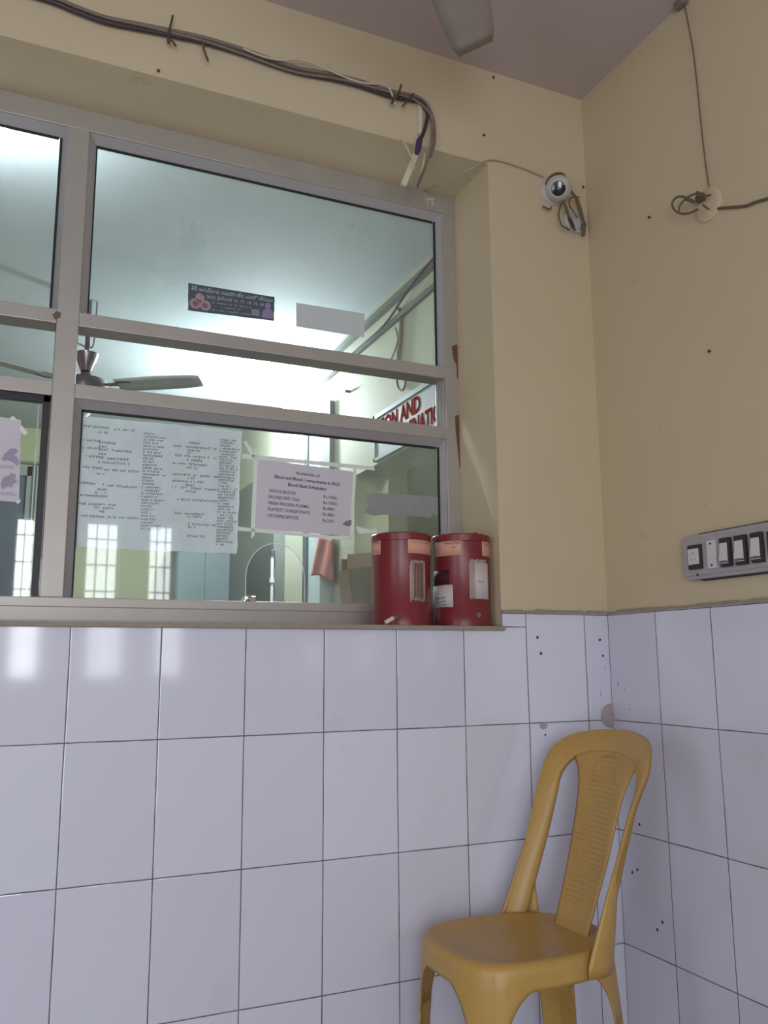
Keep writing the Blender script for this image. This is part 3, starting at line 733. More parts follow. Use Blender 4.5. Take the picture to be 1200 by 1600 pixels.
# navy festival sticker
c4 = q4((294, 442), (429, 464), (428, 501), (294, 485), YO); c4 = [c4[0], c4[1], c4[3], c4[2]]
st = empty('festival_sticker', (c4[2] + c4[3]) / 2); tag(st, 'navy printed sticker with pink round figures on the upper pane', 'sticker')
obj('backing', sheet(*c4, .0005, 6, .0006, random.Random(1)), 'sticker', st)
mp = quadmap(*c4, 252, 80, (0, -.0012, 0)); f = MB()
put_text(f, '\u0c36\u0c4d\u0c30\u0c40 \u0c1c\u0c17\u0c28\u0c4d\u0c28\u0c3e\u0c25 \u0c30\u0c25\u0c2f\u0c3e\u0c24\u0c4d\u0c30 \u0c2e\u0c39\u0c4b\u0c24\u0c4d\u0c38\u0c35\u0c02', mp, 8, 61, 15, 238, 'L', .02)
put_text(f, '2015 \u0c2b\u0c3f\u0c2c\u0c4d\u0c30\u0c35\u0c30\u0c3f 16, 17, 18, 19, 20', mp, 52, 43, 13, 168, 'L', .012)
r = random.Random(4); squiggle(f, mp, 68, 30, 112, 5.5, r); squiggle(f, mp, 96, 19, 60, 5, r); squiggle(f, mp, 68, 8, 112, 5, r)
obj('lettering', f, 'stickink', st)
def disc(mb, mapf, u, v, a, b=None, n=20):
    b = b or a; mb.face([mapf(u + a * math.cos(2 * PI * k / n), v + b * math.sin(2 * PI * k / n)) for k in range(n)])
mp2 = quadmap(*c4, 252, 80, (0, -.0016, 0)); mp3 = quadmap(*c4, 252, 80, (0, -.0020, 0))
f = MB()
for u, v, a in ((20, 22, 16), (48, 20, 16), (33, 42, 13)): disc(f, mp2, u, v, a, a * .95)
obj('round_figure', f, 'pink', st)
f = MB(); disc(f, mp3, 33, 30, 6, 4); disc(f, mp3, 34, 46, 2); disc(f, mp3, 20, 22, 9, 8); disc(f, mp3, 48, 20, 9, 8); obj('figure_detail', f, 'pink2', st)
f = MB(); disc(f, mp2, 232, 46, 9, 11); f.face([mp2(u, v) for u, v in ((214, 5), (215, 22), (222, 34), (242, 36), (250, 24), (250, 4))]); f.face([mp2(u, v) for u, v in ((182, 8), (184, 28), (206, 30), (208, 7))]); obj('figure_print', f, 'lilac', st)
# blank grey sticker
c4 = q4((463, 473), (570, 490), (463, 510), (569, 527), YO)
tag(obj('blank_sticker', sheet(*c4, .0005), 'stickgrey'), 'blank grey sticker back on the upper pane beside the navy sticker', 'sticker')
# grey tape remnant
tag(obj('grey_tape_patch', poly_px([(572, 772), (585, 770), (640, 773), (692, 777), (692, 792), (686, 800), (682, 806), (676, 803), (672, 809), (640, 806), (600, 804), (584, 806), (570, 800), (576, 790)], YO, .0006), 'greytape'), 'wide grey tape remnant across the lower pane above the red bins', 'tape')
# white tape strips round the notice
for pts, lb in (([(378, 709), (584, 729), (586, 735), (378, 716)], 'white tape strip along the top edge of the price notice'),
                ([(398, 700), (404, 700), (398, 836), (393, 842), (392, 820)], 'white tape strip down the left edge of the price notice'),
                ([(380, 690), (385, 689), (400, 712), (395, 716)], 'short diagonal white tape at the upper left of the price notice'),
                ([(372, 823), (400, 826), (548, 840), (548, 845), (372, 829)], 'white tape strip along the bottom edge of the price notice'),
                ([(552, 732), (557, 733), (555, 765), (550, 842), (546, 842)], 'white tape strip down the right edge of the price notice'),
                ([(556, 822), (580, 828), (588, 824), (590, 832), (560, 834)], 'crumpled white tape scrap behind the left red bin top')):
    tag(obj('tape_strip', poly_px(pts, YO - .0003 + .0001 * len(lb) * 0, .0005), 'tape'), lb, 'tape', 'tape strips on the lower pane')

# ------------------------------------------------------------------ red bins on the sill
def cyl_hit(px, py, cx, cy, r):
    d = ray(px, py); ox, oy = CAM.x - cx, CAM.y - cy
    A_ = d.x ** 2 + d.y ** 2; B_ = 2 * (ox * d.x + oy * d.y); C_ = ox * ox + oy * oy - r * r; D_ = B_ * B_ - 4 * A_ * C_
    if D_ < 0: D_ = 0
    t_ = (-B_ - math.sqrt(D_)) / (2 * A_); p = CAM + d * t_
    an = math.atan2(p.y - cy, p.x - cx); return (an - 2 * PI if an > 1.2 else an), p.z
def wrap(cx, cy, r, pts, n=10):
    """thin sheet wrapped on the cylinder; pts outline as (angle, z)"""
    m = MB(); a0 = min(p[0] for p in pts); a1 = max(p[0] for p in pts)
    # subdivide the outline finely then fill as a strip between its upper and lower chain
    def chain(sel):
        s = sorted(sel); return lambda a: next((y0_ + (y1_ - y0_) * ((a - x0_) / (x1_ - x0_) if x1_ > x0_ else 0) for (x0_, y0_), (x1_, y1_) in zip(s, s[1:]) if x0_ <= a <= x1_), s[-1][1] if a > s[-1][0] else s[0][1])
    lo_c, hi_c = chain(pts[0::2]), chain(pts[1::2]); rows = [[], []]
    for k in range(n + 1):
        a = a0 + (a1 - a0) * k / n
        for i, fn in enumerate((lo_c, hi_c)): rows[i].append((cx + r * math.cos(a), cy + r * math.sin(a), fn(a)))
    m.grid(rows); return m
def quadlabel(cx, cy, r, px0, px1, py0, py1, lift=.0008):
    """label covering the given stretch of the can, level bottom and top"""
    a0, _ = cyl_hit(px0, (py0 + py1) / 2, cx, cy, r); a1, _ = cyl_hit(px1, (py0 + py1) / 2, cx, cy, r)
    pm = (px0 + px1) / 2; zt = cyl_hit(pm, py0, cx, cy, r)[1]; zb = cyl_hit(pm, py1, cx, cy, r)[1]
    return a0, a1, zb, zt
def torn(a0, a1, z0, z1, nm):
    if nm not in ('torn_sticker', 'glue_patch', 'white_label'): return [(a0, z0), (a0, z1), (a1, z0), (a1, z1)]
    rr = random.Random(len(nm) * 7 + int(a0 * 100)); P = []; amp = {'torn_sticker': .010, 'glue_patch': .012, 'white_label': .003}[nm]
    for k in range(13):
        a = a0 + (a1 - a0) * k / 12
        P += [(a, z0 + amp * rr.random() * (2.2 if rr.random() > .8 else 1)), (a, z1 - amp * rr.random() * .6 - (amp * 1.6 if k == 0 else 0))]
    return P
def can(cx, cy, r, zt, label, spec, knob):
    e = empty('red_bin', (cx, cy, SILL)); tag(e, label, 'bin', 'red metal bins on the sill')
    h = zt - SILL
    obj('body', MB().lathe([(0, .001), (r + .0025, .001), (r + .0025, .036), (r, .040), (r, h - .022), (r + .0008, h - .020)], (cx, cy, SILL), seg=64), 'red', e, smooth=True)
    ld = obj('lid', MB().lathe([(r + .0008, h - .021), (r + .003, h - .020), (r + .003, h - .003), (r, h), (r - .01, h - .002), (0, h - .004)], (cx, cy, SILL), seg=64), 'red', e, smooth=True)
    if spec.get('knob'):
        obj('lid_knob', MB().lathe([(0, 0), (.006, 0), (.006, .008), (.004, .011), (0, .011)], (cx + .02, cy - r * .6, zt - .004), seg=12), 'red', ld)
    for nm, a0, a1, z0_, z1_, mt, txt in spec['labels']:
        lab = obj(nm, wrap(cx, cy, r + .0012 + (.0009 if nm == 'printed_card' or nm == 'glue_patch' else 0), torn(a0, a1, z0_, z1_, nm), 40), mt, e, smooth=True, solid=.0006)
        if txt:
            f = MB(); L = abs(a1 - a0) * r; sgn = 1 if a1 > a0 else -1
            def cm(u, v, a0=a0, z0_=z0_, sgn=sgn): 
                a = a0 + sgn * u / r; return Vector((cx + (r + .0026) * math.cos(a), cy + (r + .0026) * math.sin(a), z0_ + v))
            for it in txt:
                if it[0] == 'sq': squiggle(f, cm, it[1] * L, it[2] * (z1_ - z0_), it[3] * L, it[4], random.Random(8))
                else: put_text(f, it[0], cm, it[1] * L, it[2] * (z1_ - z0_), it[4], it[3] * L, 'L', .01)
            obj('lettering', f, txt[0][5] if len(txt[0]) > 5 else 'ink', lab)
    return e
R_ = .080; ZT = 1.414
c1x, c1y, c2x, c2y = -.629, .085, -.441, .082
def ql(c, *a): return quadlabel(c[0], c[1], R_, *a)
C1 = (c1x, c1y); C2 = (c2x, c2y)
# visible label stretches, the peach bands carry a print ending in ...TEN
l1 = ql(C1, 575, 595, 843, 868); l2 = ql(C1, 638, 671.5, 838, 865)
a_l = cyl_hit(595, 855, *C1, R_)[0]; a_r0 = cyl_hit(637, 850, *C1, R_)[0]
k1 = cyl_hit(627, 880, *C1, R_)[0]; k2 = cyl_hit(727, 880, *C2, R_)[0]
W1 = 1.28
s1 = ql(C1, 640, 668, 874, 942); s1b = ql(C1, 646, 660, 878, 938)
can(c1x, c1y, R_, ZT, 'left red metal bin with torn brown sticker on the sill', dict(labels=[
    ('peach_label', a_l - W1, a_l, l2[2], l2[3], 'peach', [('COTTON', .62, .62, .34, .009)]),
    ('peach_label', a_r0, a_r0 + W1, l2[2], l2[3], 'peach', [('COTTON SWABS', .10, .60, .6, .006, 'ink2')]),
    ('torn_sticker', s1[0], s1[0] + .62, s1[2], s1[3], 'torn', None),
    ('glue_patch', s1b[0], s1b[1], s1b[2], s1b[3], 'tornb', None)]), k1)
a_l2 = cyl_hit(721, 853, *C2, R_)[0]; a_r2 = cyl_hit(752.5, 855, *C2, R_)[0]
l3 = ql(C2, 690, 721, 841, 868); w1_ = ql(C2, 678.5, 708, 914, 950); d1_ = ql(C2, 679, 702, 891, 913); s2 = ql(C2, 733, 764, 872, 938); s2b = ql(C2, 742, 766, 880, 936)
can(c2x, c2y, R_, ZT + .006, 'right red metal bin with white framed card against the reveal', dict(knob=True, labels=[
    ('peach_label', a_l2 - 1.1, a_l2, l3[2], l3[3], 'peach', [('SKIN & COTTON', .45, .66, .50, .0085), ('sq', .70, .44, .14, .004)]),
    ('peach_label', a_r2, a_r2 + 1.1, l3[2], l3[3], 'peach', [('sq', .12, .62, .5, .005, 'ink2')]),
    ('dark_patch', d1_[0], d1_[1], d1_[2], d1_[3], 'darklabel', None),
    ('white_label', w1_[0] - .2, w1_[1], w1_[2], w1_[3], 'whitelabel', [('sq', .42, .40, .42, .005, 'blueink'), ('sq', .42, .24, .40, .005), ('sq', .50, .10, .3, .004)]),
    ('torn_sticker', s2[0], s2[0] + .75, s2[2], s2[3], 'torn', None),
    ('printed_card', s2b[0], s2b[0] + .62, s2b[2], s2b[3], 'whitelabel', [('sq', .20, .46, .34, .005)])]), k2)
e2 = bpy.data.objects['red_bin.001']
ga, gz = cyl_hit(748, 961, c2x, c2y, R_ + .0025)
nd = Vector((math.cos(ga), math.sin(ga), 0)); obj('round_mark', MB().lathe([(0, .0012), (.0075, .0012), (.0075, 0), (0, 0)], Vector((c2x, c2y, gz)) + nd * (R_ + .0022), nd, 18), 'grey', e2)
# little cream tube lying at the foot of the left bin
ta = onY(602, 967, -.007); tb = onY(614, 960, -.007); tc = onY(619, 958, -.007)
tz = SILL + .006 - ta.z; ta.z += tz; tb.z += tz; tc.z += tz
tu = empty('lancet_tube', (ta.x, -.007, SILL)); tag(tu, 'tiny cream tube with grey tip leaning at the left red bin', 'tube')
obj('barrel', MB().tube([ta, tb], .0055, 12), 'tube', tu, smooth=True)
obj('tip', MB().tube([tb, tb.lerp(tc, .35), tb.lerp(tc, .8), tc + (tc - tb) * .6], [.003, .0052, .0045, .0008], 10), 'grey', tu, smooth=True)

# ------------------------------------------------------------------ security camera, junction box, wires in the corner
cc = onY(868, 300, 0); cc.y = PY
cm_ = empty('security_camera', cc); tag(cm_, 'white eyeball security camera high on the wall beside the corner', 'camera')
toc = (CAM - (cc + Vector((0, -.05, 0)))).normalized()
obj('mount_base', MB().lathe([(0, 0), (.047, 0), (.047, .010), (.042, .018), (.03, .022), (0, .022)], cc + Vector((-.008, 0, .0)), (0, -1, 0), 36), 'camwhite', cm_, smooth=True)
bc = cc + Vector((-.016, -.043, -.012))
obj('housing', MB().sphere(bc, .040, 1, 1, 1, 32, 20), 'camwhite', cm_, smooth=True)
obj('eye_ring', MB().lathe([(.026, .028), (.027, .034), (.027, .046), (.0235, .048), (.022, .046), (.021, .040)], bc, toc, 32), 'camwhite', cm_, smooth=True)
ln = obj('lens_window', MB().lathe([(0, .0455), (.012, .045), (.0215, .043), (.022, .036)], bc, toc, 32), 'lens', cm_, smooth=True)
obj('status_dot', MB().lathe([(0, .0475), (.0022, .047), (.0024, .044)], bc, toc, 10), 'white', ln)
jb = onY(897, 345, 0); jb.y = PY
jx = empty('junction_box', jb); tag(jx, 'round white junction box with knotted brown wires below the security camera', 'junction box')
obj('box', MB().lathe([(0, 0), (.042, 0), (.042, .014), (.036, .018), (.034, .014), (0, .013)], jb, (0, -1, 0), 36), 'camwhite', jx, smooth=True)
def pxl(L, y): return [onY(px, py, y) for px, py in L]
def wire(name, L, y, r, mat, parent, sm=5): return obj(name, MB().tube([onY(p[0], p[1], p[2] if len(p) > 2 else y) for p in L], r, 7, smooth=sm), mat, parent, smooth=True)
wire('wire_loop', [(853, 288, -.02), (860, 276, -.03), (872, 271, -.03), (881, 274, -.03), (888, 288, -.035), (893, 300, -.035), (902, 312, -.03), (908, 330, -.03), (912, 350, -.03), (911, 366, -.025)], 0, .0042, 'cablebrown', jx)
wire('wire_loop', [(893, 298, -.035), (883, 311, -.032), (876, 322, -.03), (873, 336, -.025), (878, 352, -.022), (890, 359, -.02)], 0, .0030, 'cablebrown', jx)
wire('wire_loop', [(882, 318, -.03), (886, 330, -.03), (892, 346, -.03), (899, 361, -.028)], 0, .0044, 'cablebrown', jx)
wire('wire_loop', [(905, 308, -.03), (892, 309, -.032), (890, 320, -.03), (896, 330, -.03), (902, 340, -.028)], 0, .0026, 'cablebrown', jx)
wire('wire_loop', [(900, 310, -.03), (904, 322, -.03), (909, 340, -.03), (914, 352, -.026), (909, 357, -.026)], 0, .0048, 'cablebrown', jx)
wire('connector', [(890, 341, -.031), (893, 348, -.031), (896, 356, -.031)], 0, .0056, 'cable', jx, 2)
wire('connector', [(911, 350, -.028), (912, 360, -.028), (911, 368, -.026)], 0, .0062, 'cablebrown', jx, 2)
mb = MB().tube([onY(848, 322, -.012), onY(858, 327, -.012), onY(862, 324, -.012)], .003, 6, smooth=3); obj('tie_wire', mb, 'cablebrown', cm_)
# thin wire from the window frame to the camera
mb = MB().tube([onY(664, 298, YF - .004), onX(700, 282, OX1 - .004) if False else onY(690, 286, .10), onY(735, 264, .0), onY(758, 252, -.002), onY(775, 250, -.002), onY(810, 260, -.002), onY(850, 276, -.004)], .0024, 7, smooth=5)
tag(obj('camera_wire', mb, 'wirecream', smooth=True), 'thin cream wire from the window top to the security camera', 'wire')

# ------------------------------------------------------------------ cable run over the window
bund = 'cables of the run above the window'
run = [(-20, -28), (75, -2), (120, 16), (165, 32), (215, 42), (265, 52), (320, 64), (380, 82), (430, 100), (470, 112), (520, 121), (560, 131), (590, 141), (612, 148), (640, 153), (658, 156)]
def tcable(name, L, y, r, mat, lb, grp=bund, sm=4): return tag(obj(name, MB().tube([onY(p[0], p[1], p[2] if len(p) > 2 else y) for p in L], r, 8, smooth=sm), mat, smooth=True), lb, 'cable', grp)
dk = empty('dark_cable', onY(655, 235, -.01)); tag(dk, 'thick dark cable of the run above the window ending in a purple plug', 'cable', bund)
obj('cord', MB().tube([onY(px, py, -.008) for px, py in [(x, y + 3) for x, y in run] + [(665, 168), (668, 180), (664, 200), (657, 218)]], .0056, 8, smooth=4), 'cable', dk, smooth=True)
obj('plug', MB().tube([onY(656, 214, -.010), onY(655, 220, -.010), onY(653, 234, -.010), onY(651, 239, -.010)], [.004, .009, .009, .007], 10), 'purple', dk, smooth=True)
tcable('grey_cable', [(x, y - 5) for x, y in run[:-1]] + [(655, 153), (668, 165), (676, 185), (679, 205), (678, 225), (672, 245)], -.006, .0050, 'cablegrey', 'dusty grey cable upper in the run above the window')
tcable('grey_cable', [(x, y - 1 - 4 * math.sin(x / 90)) for x, y in run[:-2]] + [(648, 156), (672, 178), (675, 205), (668, 250), (652, 292, .10)], -.014, .0034, 'cablegrey', 'thin grey cable weaving in front of the dark run')
tcable('white_cable', [(380, 76), (410, 88), (440, 94), (470, 93), (500, 104), (560, 128), (600, 132), (610, 142), (614, 152), (618, 164)], -.020, .0030, 'cablewhite', 'thin white cable looping off the run above the window')
tcable('white_cable', [(627, 215, -.003), (634, 228, -.003), (640, 240, -.003), (648, 262, .0), (641, 290, .10)], 0, .0026, 'cablewhite', 'thin white wire curling left of the purple plug')
tcable('white_cable', [(664, 240, -.003), (660, 262, .0), (655, 275, .05), (648, 296, .18)], 0, .0026, 'cablewhite', 'thin white wire falling to the frame right of the lower trunking', None)
for L, lb in (([(270, 24), (267, 38), (263, 52), (263, 68), (267, 62), (275, 72)], 'knotted brown twine tie farthest left on the cable run'),
              ([(315, 64), (319, 72), (318, 76), (325, 95)], 'small brown twine tie second from left on the cable run'),
              ([(627, 132), (622, 148), (617, 152), (612, 162), (620, 149), (612, 154)], 'crossed brown twine tie just left of the cable bend'),
              ([(646, 146), (640, 153), (634, 160), (629, 166)], 'brown twine tie right at the cable bend')):
    tag(obj('twine_tie', MB().tube([onY(a_, b_, -.022) for a_, b_ in L], .0030, 6, smooth=4), 'twine', smooth=True), lb, 'twine', 'twine ties on the cable run')
def strip(P, Q, w, d, y0s, nm, lb):
    a_, b_ = onY(*P, y0s[0]), onY(*Q, y0s[1]); u = (b_ - a_).normalized(); n_ = Vector((0, -1, 0)).cross(u).normalized() * w / 2
    m = MB(); m.prism([a_ + n_, a_ - n_, b_ - n_, b_ + n_], (0, -d, 0)); return tag(obj(nm, m, 'trunk', bevel=.001), lb, 'trunking', 'white cable trunking')
strip((655, 156), (654, 212), .014, .010, (PY, PY), 'cable_trunking', 'upright white trunking piece under the cable bend')
strip((650, 238), (629, 291), .017, .010, (PY, PY + .05), 'cable_trunking', 'slanted white trunking piece reaching down to the window frame')

# ------------------------------------------------------------------ nails
for px, py, on, lb in ((755, 212, 'Y', 'dark nail in the cream wall left above the security camera'), (770, 122, 'Y', 'dark nail in the wall just under the ceiling'),
                       (247, 112, 'Y', 'dark nail in the wall under the cable run at left'), (1016, 340, 'X', 'dark nail in the side wall left below the ceiling rose'),
                       (1110, 549, 'X', 'bent nail in the side wall between ceiling rose and switchboard'), (910, 293, 'Y', 'nail beside the corner right of the security camera')):
    p = onY(px, py, PY) if on == 'Y' else onX(px, py, PY); ax = (0, -1, 0) if on == 'Y' else (-1, 0, 0)
    n = empty('nail', p); tag(n, lb, 'nail', 'nails in the walls')
    obj('shank', MB().lathe([(0, -.004), (.0022, -.004), (.0018, .006), (0, .006)], p, ax, 10), 'hole', n)
    obj('head', MB().lathe([(0, .007), (.0038, .006), (.0038, .004), (0, .004)], p, ax, 14), 'hole', n)

# ------------------------------------------------------------------ ceiling rose with wires on the side wall
rc = onX(1108, 320, PY); ro = empty('ceiling_rose', rc); tag(ro, 'cream round wiring rose with loose brown wires on the side wall', 'ceiling rose')
obj('base', MB().lathe([(0, 0), (.046, 0), (.046, .005), (.042, .008), (.03, .010), (.012, .011), (0, .011)], rc, (-1, 0, 0), 36), 'wall', ro, smooth=True)
obj('terminal_block', MB().box(rc + Vector((-.032, -.008, .006)), rc + Vector((-.018, .016, .026)), .003), 'cablebrown', ro)
def wx(L, x, r, sm=5): return MB().tube([onX(px, py, x) for px, py in L], r, 7, smooth=sm)
obj('loose_wire', wx([(1110, 304), (1104, 306), (1096, 305), (1090, 302), (1078, 306), (1068, 314), (1062, 322), (1061, 330)], -.03, .0026), 'cablebrown', ro, smooth=True)
obj('loose_wire', wx([(1083, 314), (1075, 310), (1064, 307), (1055, 310), (1050, 320), (1056, 330), (1066, 334), (1078, 333), (1090, 327)], -.032, .0030), 'cablebrown', ro, smooth=True)
obj('sleeve', wx([(1072, 311), (1078, 313), (1084, 316)], -.033, .0048, 2), 'cablebrown', ro); obj('sleeve', wx([(1089, 301), (1094, 304), (1100, 308)], -.031, .0048, 2), 'cablebrown', ro)
obj('loose_wire', wx([(1098, 320), (1104, 325), (1107, 327)], -.028, .0026), 'cablebrown', ro)
tag(obj('twisted_wire', wx([(1122, 326), (1128, 325), (1140, 324), (1155, 323), (1168, 321), (1180, 316), (1200, 310), (1225, 300)], .001, .0038), 'cablebrown', smooth=True), 'twisted brown wire running right from the rose', 'wire')
tag(obj('ceiling_wire', wx([(1062, -6), (1068, 4), (1074, 30), (1083, 80), (1090, 140), (1096, 200), (1103, 260), (1109, 300)], -.0, .0015), 'cablebrown', smooth=True), 'thin wire dropping from the ceiling down to the rose', 'wire')
p = onX(1064, 4, -.006); tag(obj('wire_clip', MB().box(p + Vector((-.01, -.018, -.012)), p + Vector((.01, .018, .012)), .004), 'cablegrey'), 'grey wire clip at the top edge of the side wall', 'clip')

# ------------------------------------------------------------------ switchboard
sb = empty('switchboard', (PY, -.55, 1.27)); tag(sb, 'grey switchboard with black switches on the side wall', 'switchboard')
y_l = onX(1067, 880, -.02).y; y_r = -.98
zt0, zb0 = 1.385, 1.271
XO = -.020
pl = [(y_l - .010, zb0), (y_l, zb0 + .012), (y_l, zt0 - .012), (y_l - .010, zt0), (y_r, zt0), (y_r, zb0)]
obj('back_box', MB().prism([(PY + .001, y, z) for y, z in pl], (XO - PY, 0, 0)), 'plate', sb, bevel=.003)
XP = XO - .003
pl2 = [(y_l - .016, zb0 + .010), (y_l - .007, zb0 + .020), (y_l - .007, zt0 - .020), (y_l - .016, zt0 - .011), (y_r + .01, zt0 - .011), (y_r + .01, zb0 + .010)]
obj('face_plate', MB().prism([(XO + .001, y, z) for y, z in pl2], (-.004, 0, 0)), 'plate', sb, bevel=.001)
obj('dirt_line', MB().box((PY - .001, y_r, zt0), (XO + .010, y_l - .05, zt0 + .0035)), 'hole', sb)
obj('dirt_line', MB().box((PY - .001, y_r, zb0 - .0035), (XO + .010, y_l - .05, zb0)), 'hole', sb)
def yat(px): return onX(px, 870, XP - .009).y
def unit(name, px0, px1, z0_, z1_, mat, dep=.008):
    return obj(name, MB().box((XP - dep, yat(px1), z0_), (XP + .001, yat(px0), z1_), .0015), mat, sb)
zc_ = 1.327
so = unit('socket_outlet', 1074, 1094, zc_ - .031, zc_ + .031, 'swblack')
obj('socket_face', MB().box((XP - .011, yat(1091.5), zc_ - .019), (XP - .007, yat(1075.5), zc_ + .021), .001), 'swwhite', so)
f = MB(); ysc = (yat(1091.5) + yat(1075.5)) / 2
for dy, dz, rr in ((0, .010, .0032), (.006, -.006, .0024), (-.006, -.006, .0024), (.0065, .004, .0016), (-.0065, .006, .0016)):
    f.lathe([(0, .0006), (rr, .0006), (rr, 0), (0, 0)], (XP - .011, ysc + dy, zc_ + dz), (-1, 0, 0), 12)
obj('pin_holes', f, 'plate', so)
bk = unit('blank_insert', 1102, 1116, zc_ - .034, zc_ + .036, 'swwhite', .004)
for dz in (.028, -.026): obj('screw', MB().lathe([(0, .0012), (.0028, .0012), (.0028, 0), (0, 0)], (XP - .004, (yat(1102) + yat(1116)) / 2, zc_ + dz), (-1, 0, 0), 12), 'hole', bk)
for px0, px1 in ((1125, 1141), (1148.5, 1166), (1174, 1192)):
    sw = unit('rocker_switch', px0, px1, zc_ - .035, zc_ + .036, 'swblack', .010)
    ya_, yb3 = yat(px1 - 3.5), yat(px0 + 1.2)
    # rocker: lower half pressed out
    m = MB(); m.prism([(XP - .009, yb3, zc_ + .024), (XP - .012, yb3, zc_ + .023), (XP - .013, yb3, zc_ + .002), (XP - .018, yb3, zc_ - .020), (XP - .009, yb3, zc_ - .022)], (0, ya_ - yb3, 0))
    obj('rocker', m, 'swwhite', sw, bevel=.0008)
    obj('rocker_frame', MB().box((XP - .0105, ya_ - .001, zc_ - .0265), (XP - .0095, yb3 + .001, zc_ - .0245)), 'swwhite', sw)
unit('indicator', 1198.5, 1214, zc_ - .024, zc_ + .034, 'indigo', .006)
f = MB().lathe([(0, .0015), (.0035, .0015), (.0035, 0), (0, 0)], (XO - .003, yat(1084), zc_ - .045), (-1, 0, 0), 12); obj('screw', f, 'hole', sb)

# ------------------------------------------------------------------ mustard plastic chair (faces -x)
ZS = .458; CX, CY = -.545, -.282
def outline(a, off=0.):
    c, s = math.cos(a), math.sin(a)
    if c < 0: A_, n_ = .168, 3.0
    else: A_, n_ = .226, 2.4
    B_ = .163
    r = (abs(c / A_) ** n_ + abs(s / B_) ** n_) ** (-1 / n_)
    return Vector((CX + (r + off) * c, CY + (r + off) * s, 0))
ch = empty('plastic_chair', (CX, CY, 0)); tag(ch, 'mustard yellow plastic chair with cane pattern back in the tiled corner', 'chair')
LEGA = [math.radians(v) for v in (136, -136, 31, -31)]
# arc length table of the seat outline
NT_ = 1440; AL = [0.]
for k in range(NT_): AL.append(AL[-1] + (outline(2 * PI * (k + 1) / NT_, .01) - outline(2 * PI * k / NT_, .01)).length)
PER = AL[-1]
def arc_of(a): x = (a % (2 * PI)) / (2 * PI) * NT_; i = int(x); return AL[i] + (AL[min(i + 1, NT_)] - AL[i]) * (x - i)
def ang_of(l):
    l %= PER; lo_, hi_ = 0, NT_
    while hi_ - lo_ > 1:
        m_ = (lo_ + hi_) // 2
        if AL[m_] <= l: lo_ = m_
        else: hi_ = m_
    return 2 * PI * (lo_ + (l - AL[lo_]) / max(1e-9, AL[lo_ + 1] - AL[lo_])) / NT_
LA = [arc_of(a) for a in LEGA]; WL_ = [.036, .036, .042, .042]; ZLT = .300
def flare(z): return .010 + .055 * (ZS - .012 - z)
def skirt(a, z, extra=0.):
    q = outline(a, flare(z) + extra); q.z = z
    k = max(0, ZS - .05 - z)
    q.x += k * (.05 if math.cos(a) > 0 else -.004); return q
def zbot(l):
    z = ZS - .047
    for lc, w in zip(LA, WL_):
        d = abs((l - lc + PER / 2) % PER - PER / 2)
        if d <= w: return ZLT
        z = min(z, ZS - .047 - (ZS - .047 - ZLT) * max(0, 1 - math.sqrt(max(0, 1 - (1 - min(1, (d - w) / .062)) ** 2))) ** .8)
    return z
ls = sorted(set([PER * k / 260 for k in range(260)] + [(lc + sg_ * w) % PER for lc, w in zip(LA, WL_) for sg_ in (-1, 1)] + [(lc + sg_ * (w + d)) % PER for lc, w in zip(LA, WL_) for sg_ in (-1, 1) for d in (.001, .003, .006, .01)]))
ls = [0.] + [l for l in ls if l > 1e-6] + [PER - 1e-9]
angs = [ang_of(l) for l in ls]; angs[-1] = 2 * PI
rows = []
for fr_, dz in ((.0, -.011), (.30, -.0105), (.6, -.008), (.80, -.003), (.90, .001), (.95, .003), (.985, .0035)):
    r = []
    for a in angs:
        p = outline(a); q = Vector((CX, CY, 0)).lerp(p, fr_); q.z = ZS + dz; r.append(q)
    rows.append(r)
for off, dz in ((.003, .001), (.007, -.004), (.010, -.012)):
    r = []
    for a in angs: q = outline(a, off); q.z = ZS + dz; r.append(q)
    rows.append(r)
for t_ in (.25, .5, .75, 1.0):
    rows.append([skirt(a, (ZS - .012) * (1 - t_) + zbot(l) * t_) for a, l in zip(angs, ls)])
def weld(mb): bmesh.ops.remove_doubles(mb.bm, verts=mb.bm.verts, dist=1e-6); return mb
obj('seat', weld(MB().grid(rows)), 'chair', ch, smooth=True, solid=.004)
for lc, w in zip(LA, WL_):
    rows = []
    for j in range(19):
        t_ = j / 18; z = ZLT * (1 - t_); wid = w * (1 - .30 * t_)
        rows.append([skirt(ang_of(lc + wid * s / 8), z, .004 * math.exp(-(s / 2.) ** 2) * min(1, t_ * 4)) for s in range(-8, 9)])
    obj('leg', MB().grid(rows), 'chair', ch, smooth=True, solid=.0042)
# back loop: outer and inner edge, swept band
XA, KB = -.432, .385
def bx_(z, d=0., y=.18): return XA + KB * (z - .46) + .05 * max(0, z - .76) ** 1.5 * 4 + d + .042 * max(0, 1 - (y / .18) ** 2)
OUT = [(.172, .440), (.172, .50), (.171, .56), (.174, .65), (.181, .74), (.1875, .79), (.189, .82), (.180, .846), (.160, .868), (.128, .883), (.088, .891), (.045, .896), (0, .898)]
INN = [(.150, .440), (.150, .50), (.149, .56), (.148, .65), (.150, .74), (.150, .775), (.142, .800), (.128, .818), (.110, .832), (.085, .842), (.06, .847), (.03, .850), (0, .851)]
DX = [.034, .034, .033, .030, .024, .018, .012, .007, .003, 0, 0, 0, 0]
def mirror(L): return [(y, z) for y, z in L] + [(-y, z) for y, z in L[-2::-1]]
def up3(L, n=4): return spline([Vector((y, z, 0)) for y, z in L], n)
O_ = up3(mirror(OUT)); I_ = up3(mirror(INN)); D_ = spline([Vector((v, 0, 0)) for v in DX + DX[-2::-1]], 4)
rows = []
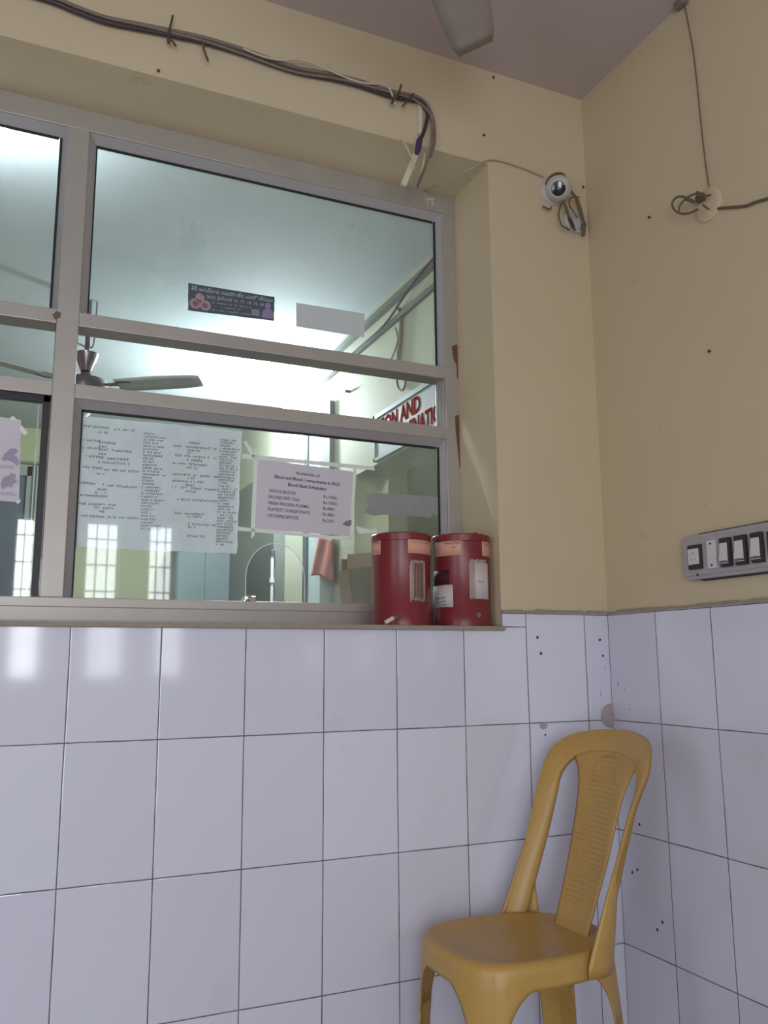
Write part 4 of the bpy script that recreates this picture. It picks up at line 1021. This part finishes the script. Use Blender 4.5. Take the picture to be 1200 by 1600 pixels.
for o_, i_, d_ in zip(O_, I_, D_):
    ex = -.014 * (d_.x / .034)
    po = Vector((bx_(o_.y, 0, o_.x) + ex, CY + o_.x, o_.y)); pi_ = Vector((bx_(i_.y, 0, i_.x) + d_.x * .75 + ex, CY + i_.x, i_.y)); md = (po + pi_) / 2 + Vector((-.0025, 0, .0005))
    nb = Vector((.010, 0, 0))
    rows.append([po + nb * 1.2 + Vector((0, 0, 0)), po, po.lerp(md, .5) + Vector((-.0018, 0, .0)), md, md.lerp(pi_, .5) + Vector((-.0018, 0, 0)), pi_, pi_ + nb])
mbf = MB().grid(rows)
for sg_, ac in ((1, LEGA[2]), (-1, LEGA[3])):
    rr_w = []; top = Vector((bx_(.62), CY + .172 * sg_, .62)); cor = skirt(ac + .10 * sg_, .415, .003)
    for j in range(10):
        t_ = j / 9; z = .415 + (.62 - .415) * t_
        A0 = Vector((bx_(max(z, .44)) - .012 * (1 - t_) - .012, CY + sg_ * (.172 + .004 * (1 - t_)), z)); B0 = cor.lerp(top, t_ ** 1.15)
        rr_w.append([A0.lerp(B0, u_ / 8) + Vector((.0, sg_ * .022 * (1 - t_) * math.sin(PI * u_ / 8), 0)) for u_ in range(9)])
    mbf.grid(rr_w)
bf = obj('back_frame', mbf, 'chair', ch, smooth=True, solid=.005)
# back slat with cane pattern
SL = [(.062, .440), (.064, .50), (.068, .56), (.074, .64), (.078, .70), (.086, .76), (.100, .80), (.120, .825), (.125, .845), (.12, .868)]
rows = []
for p_ in up3(SL, 4):
    r = []
    for s in range(-8, 9):
        f_ = s / 8; x = bx_(p_.y, .012 * max(0, min(1, (.80 - p_.y) / .2)) + .004, f_ * p_.x) + (.004 if abs(f_) > .99 else 0)
        if p_.y > .85: x += 0
        r.append(Vector((x, CY + f_ * p_.x, p_.y)))
    rows.append(r)
obj('back_slat', MB().grid(rows), 'cane', ch, smooth=True, solid=.004)
# moulded hand grip and raised edge on the slat
mb = MB(); gx = lambda z: bx_(z, .0, .02)
mb.tube([(gx(.775) + .0, CY + .040, .775), (gx(.83), CY + .026, .83), (gx(.838), CY + .018, .838), (gx(.838), CY - .018, .838), (gx(.83), CY - .026, .83), (gx(.775), CY - .040, .775)], .0017, 6, smooth=3)
obj('grip_ridge', mb, 'chair', ch, smooth=True)

# ------------------------------------------------------------------ world, colour management
wd = bpy.data.worlds.new('world'); SC.world = wd; wd.use_nodes = True
nt = wd.node_tree; nt.nodes.clear(); o_ = nt.nodes.new('ShaderNodeOutputWorld'); bg = nt.nodes.new('ShaderNodeBackground')
bg.inputs[0].default_value = (.85, .92, 1, 1); bg.inputs[1].default_value = 1.0; nt.links.new(bg.outputs[0], o_.inputs[0])
vs = SC.view_settings; vs.view_transform = 'Standard'; vs.look = 'None'; vs.gamma = 1; vs.use_curve_mapping = False; vs.exposure = 0.3
SC.cycles.max_bounces = 10; SC.cycles.transparent_max_bounces = 16; SC.cycles.diffuse_bounces = 5
SC.cycles.use_denoising = True
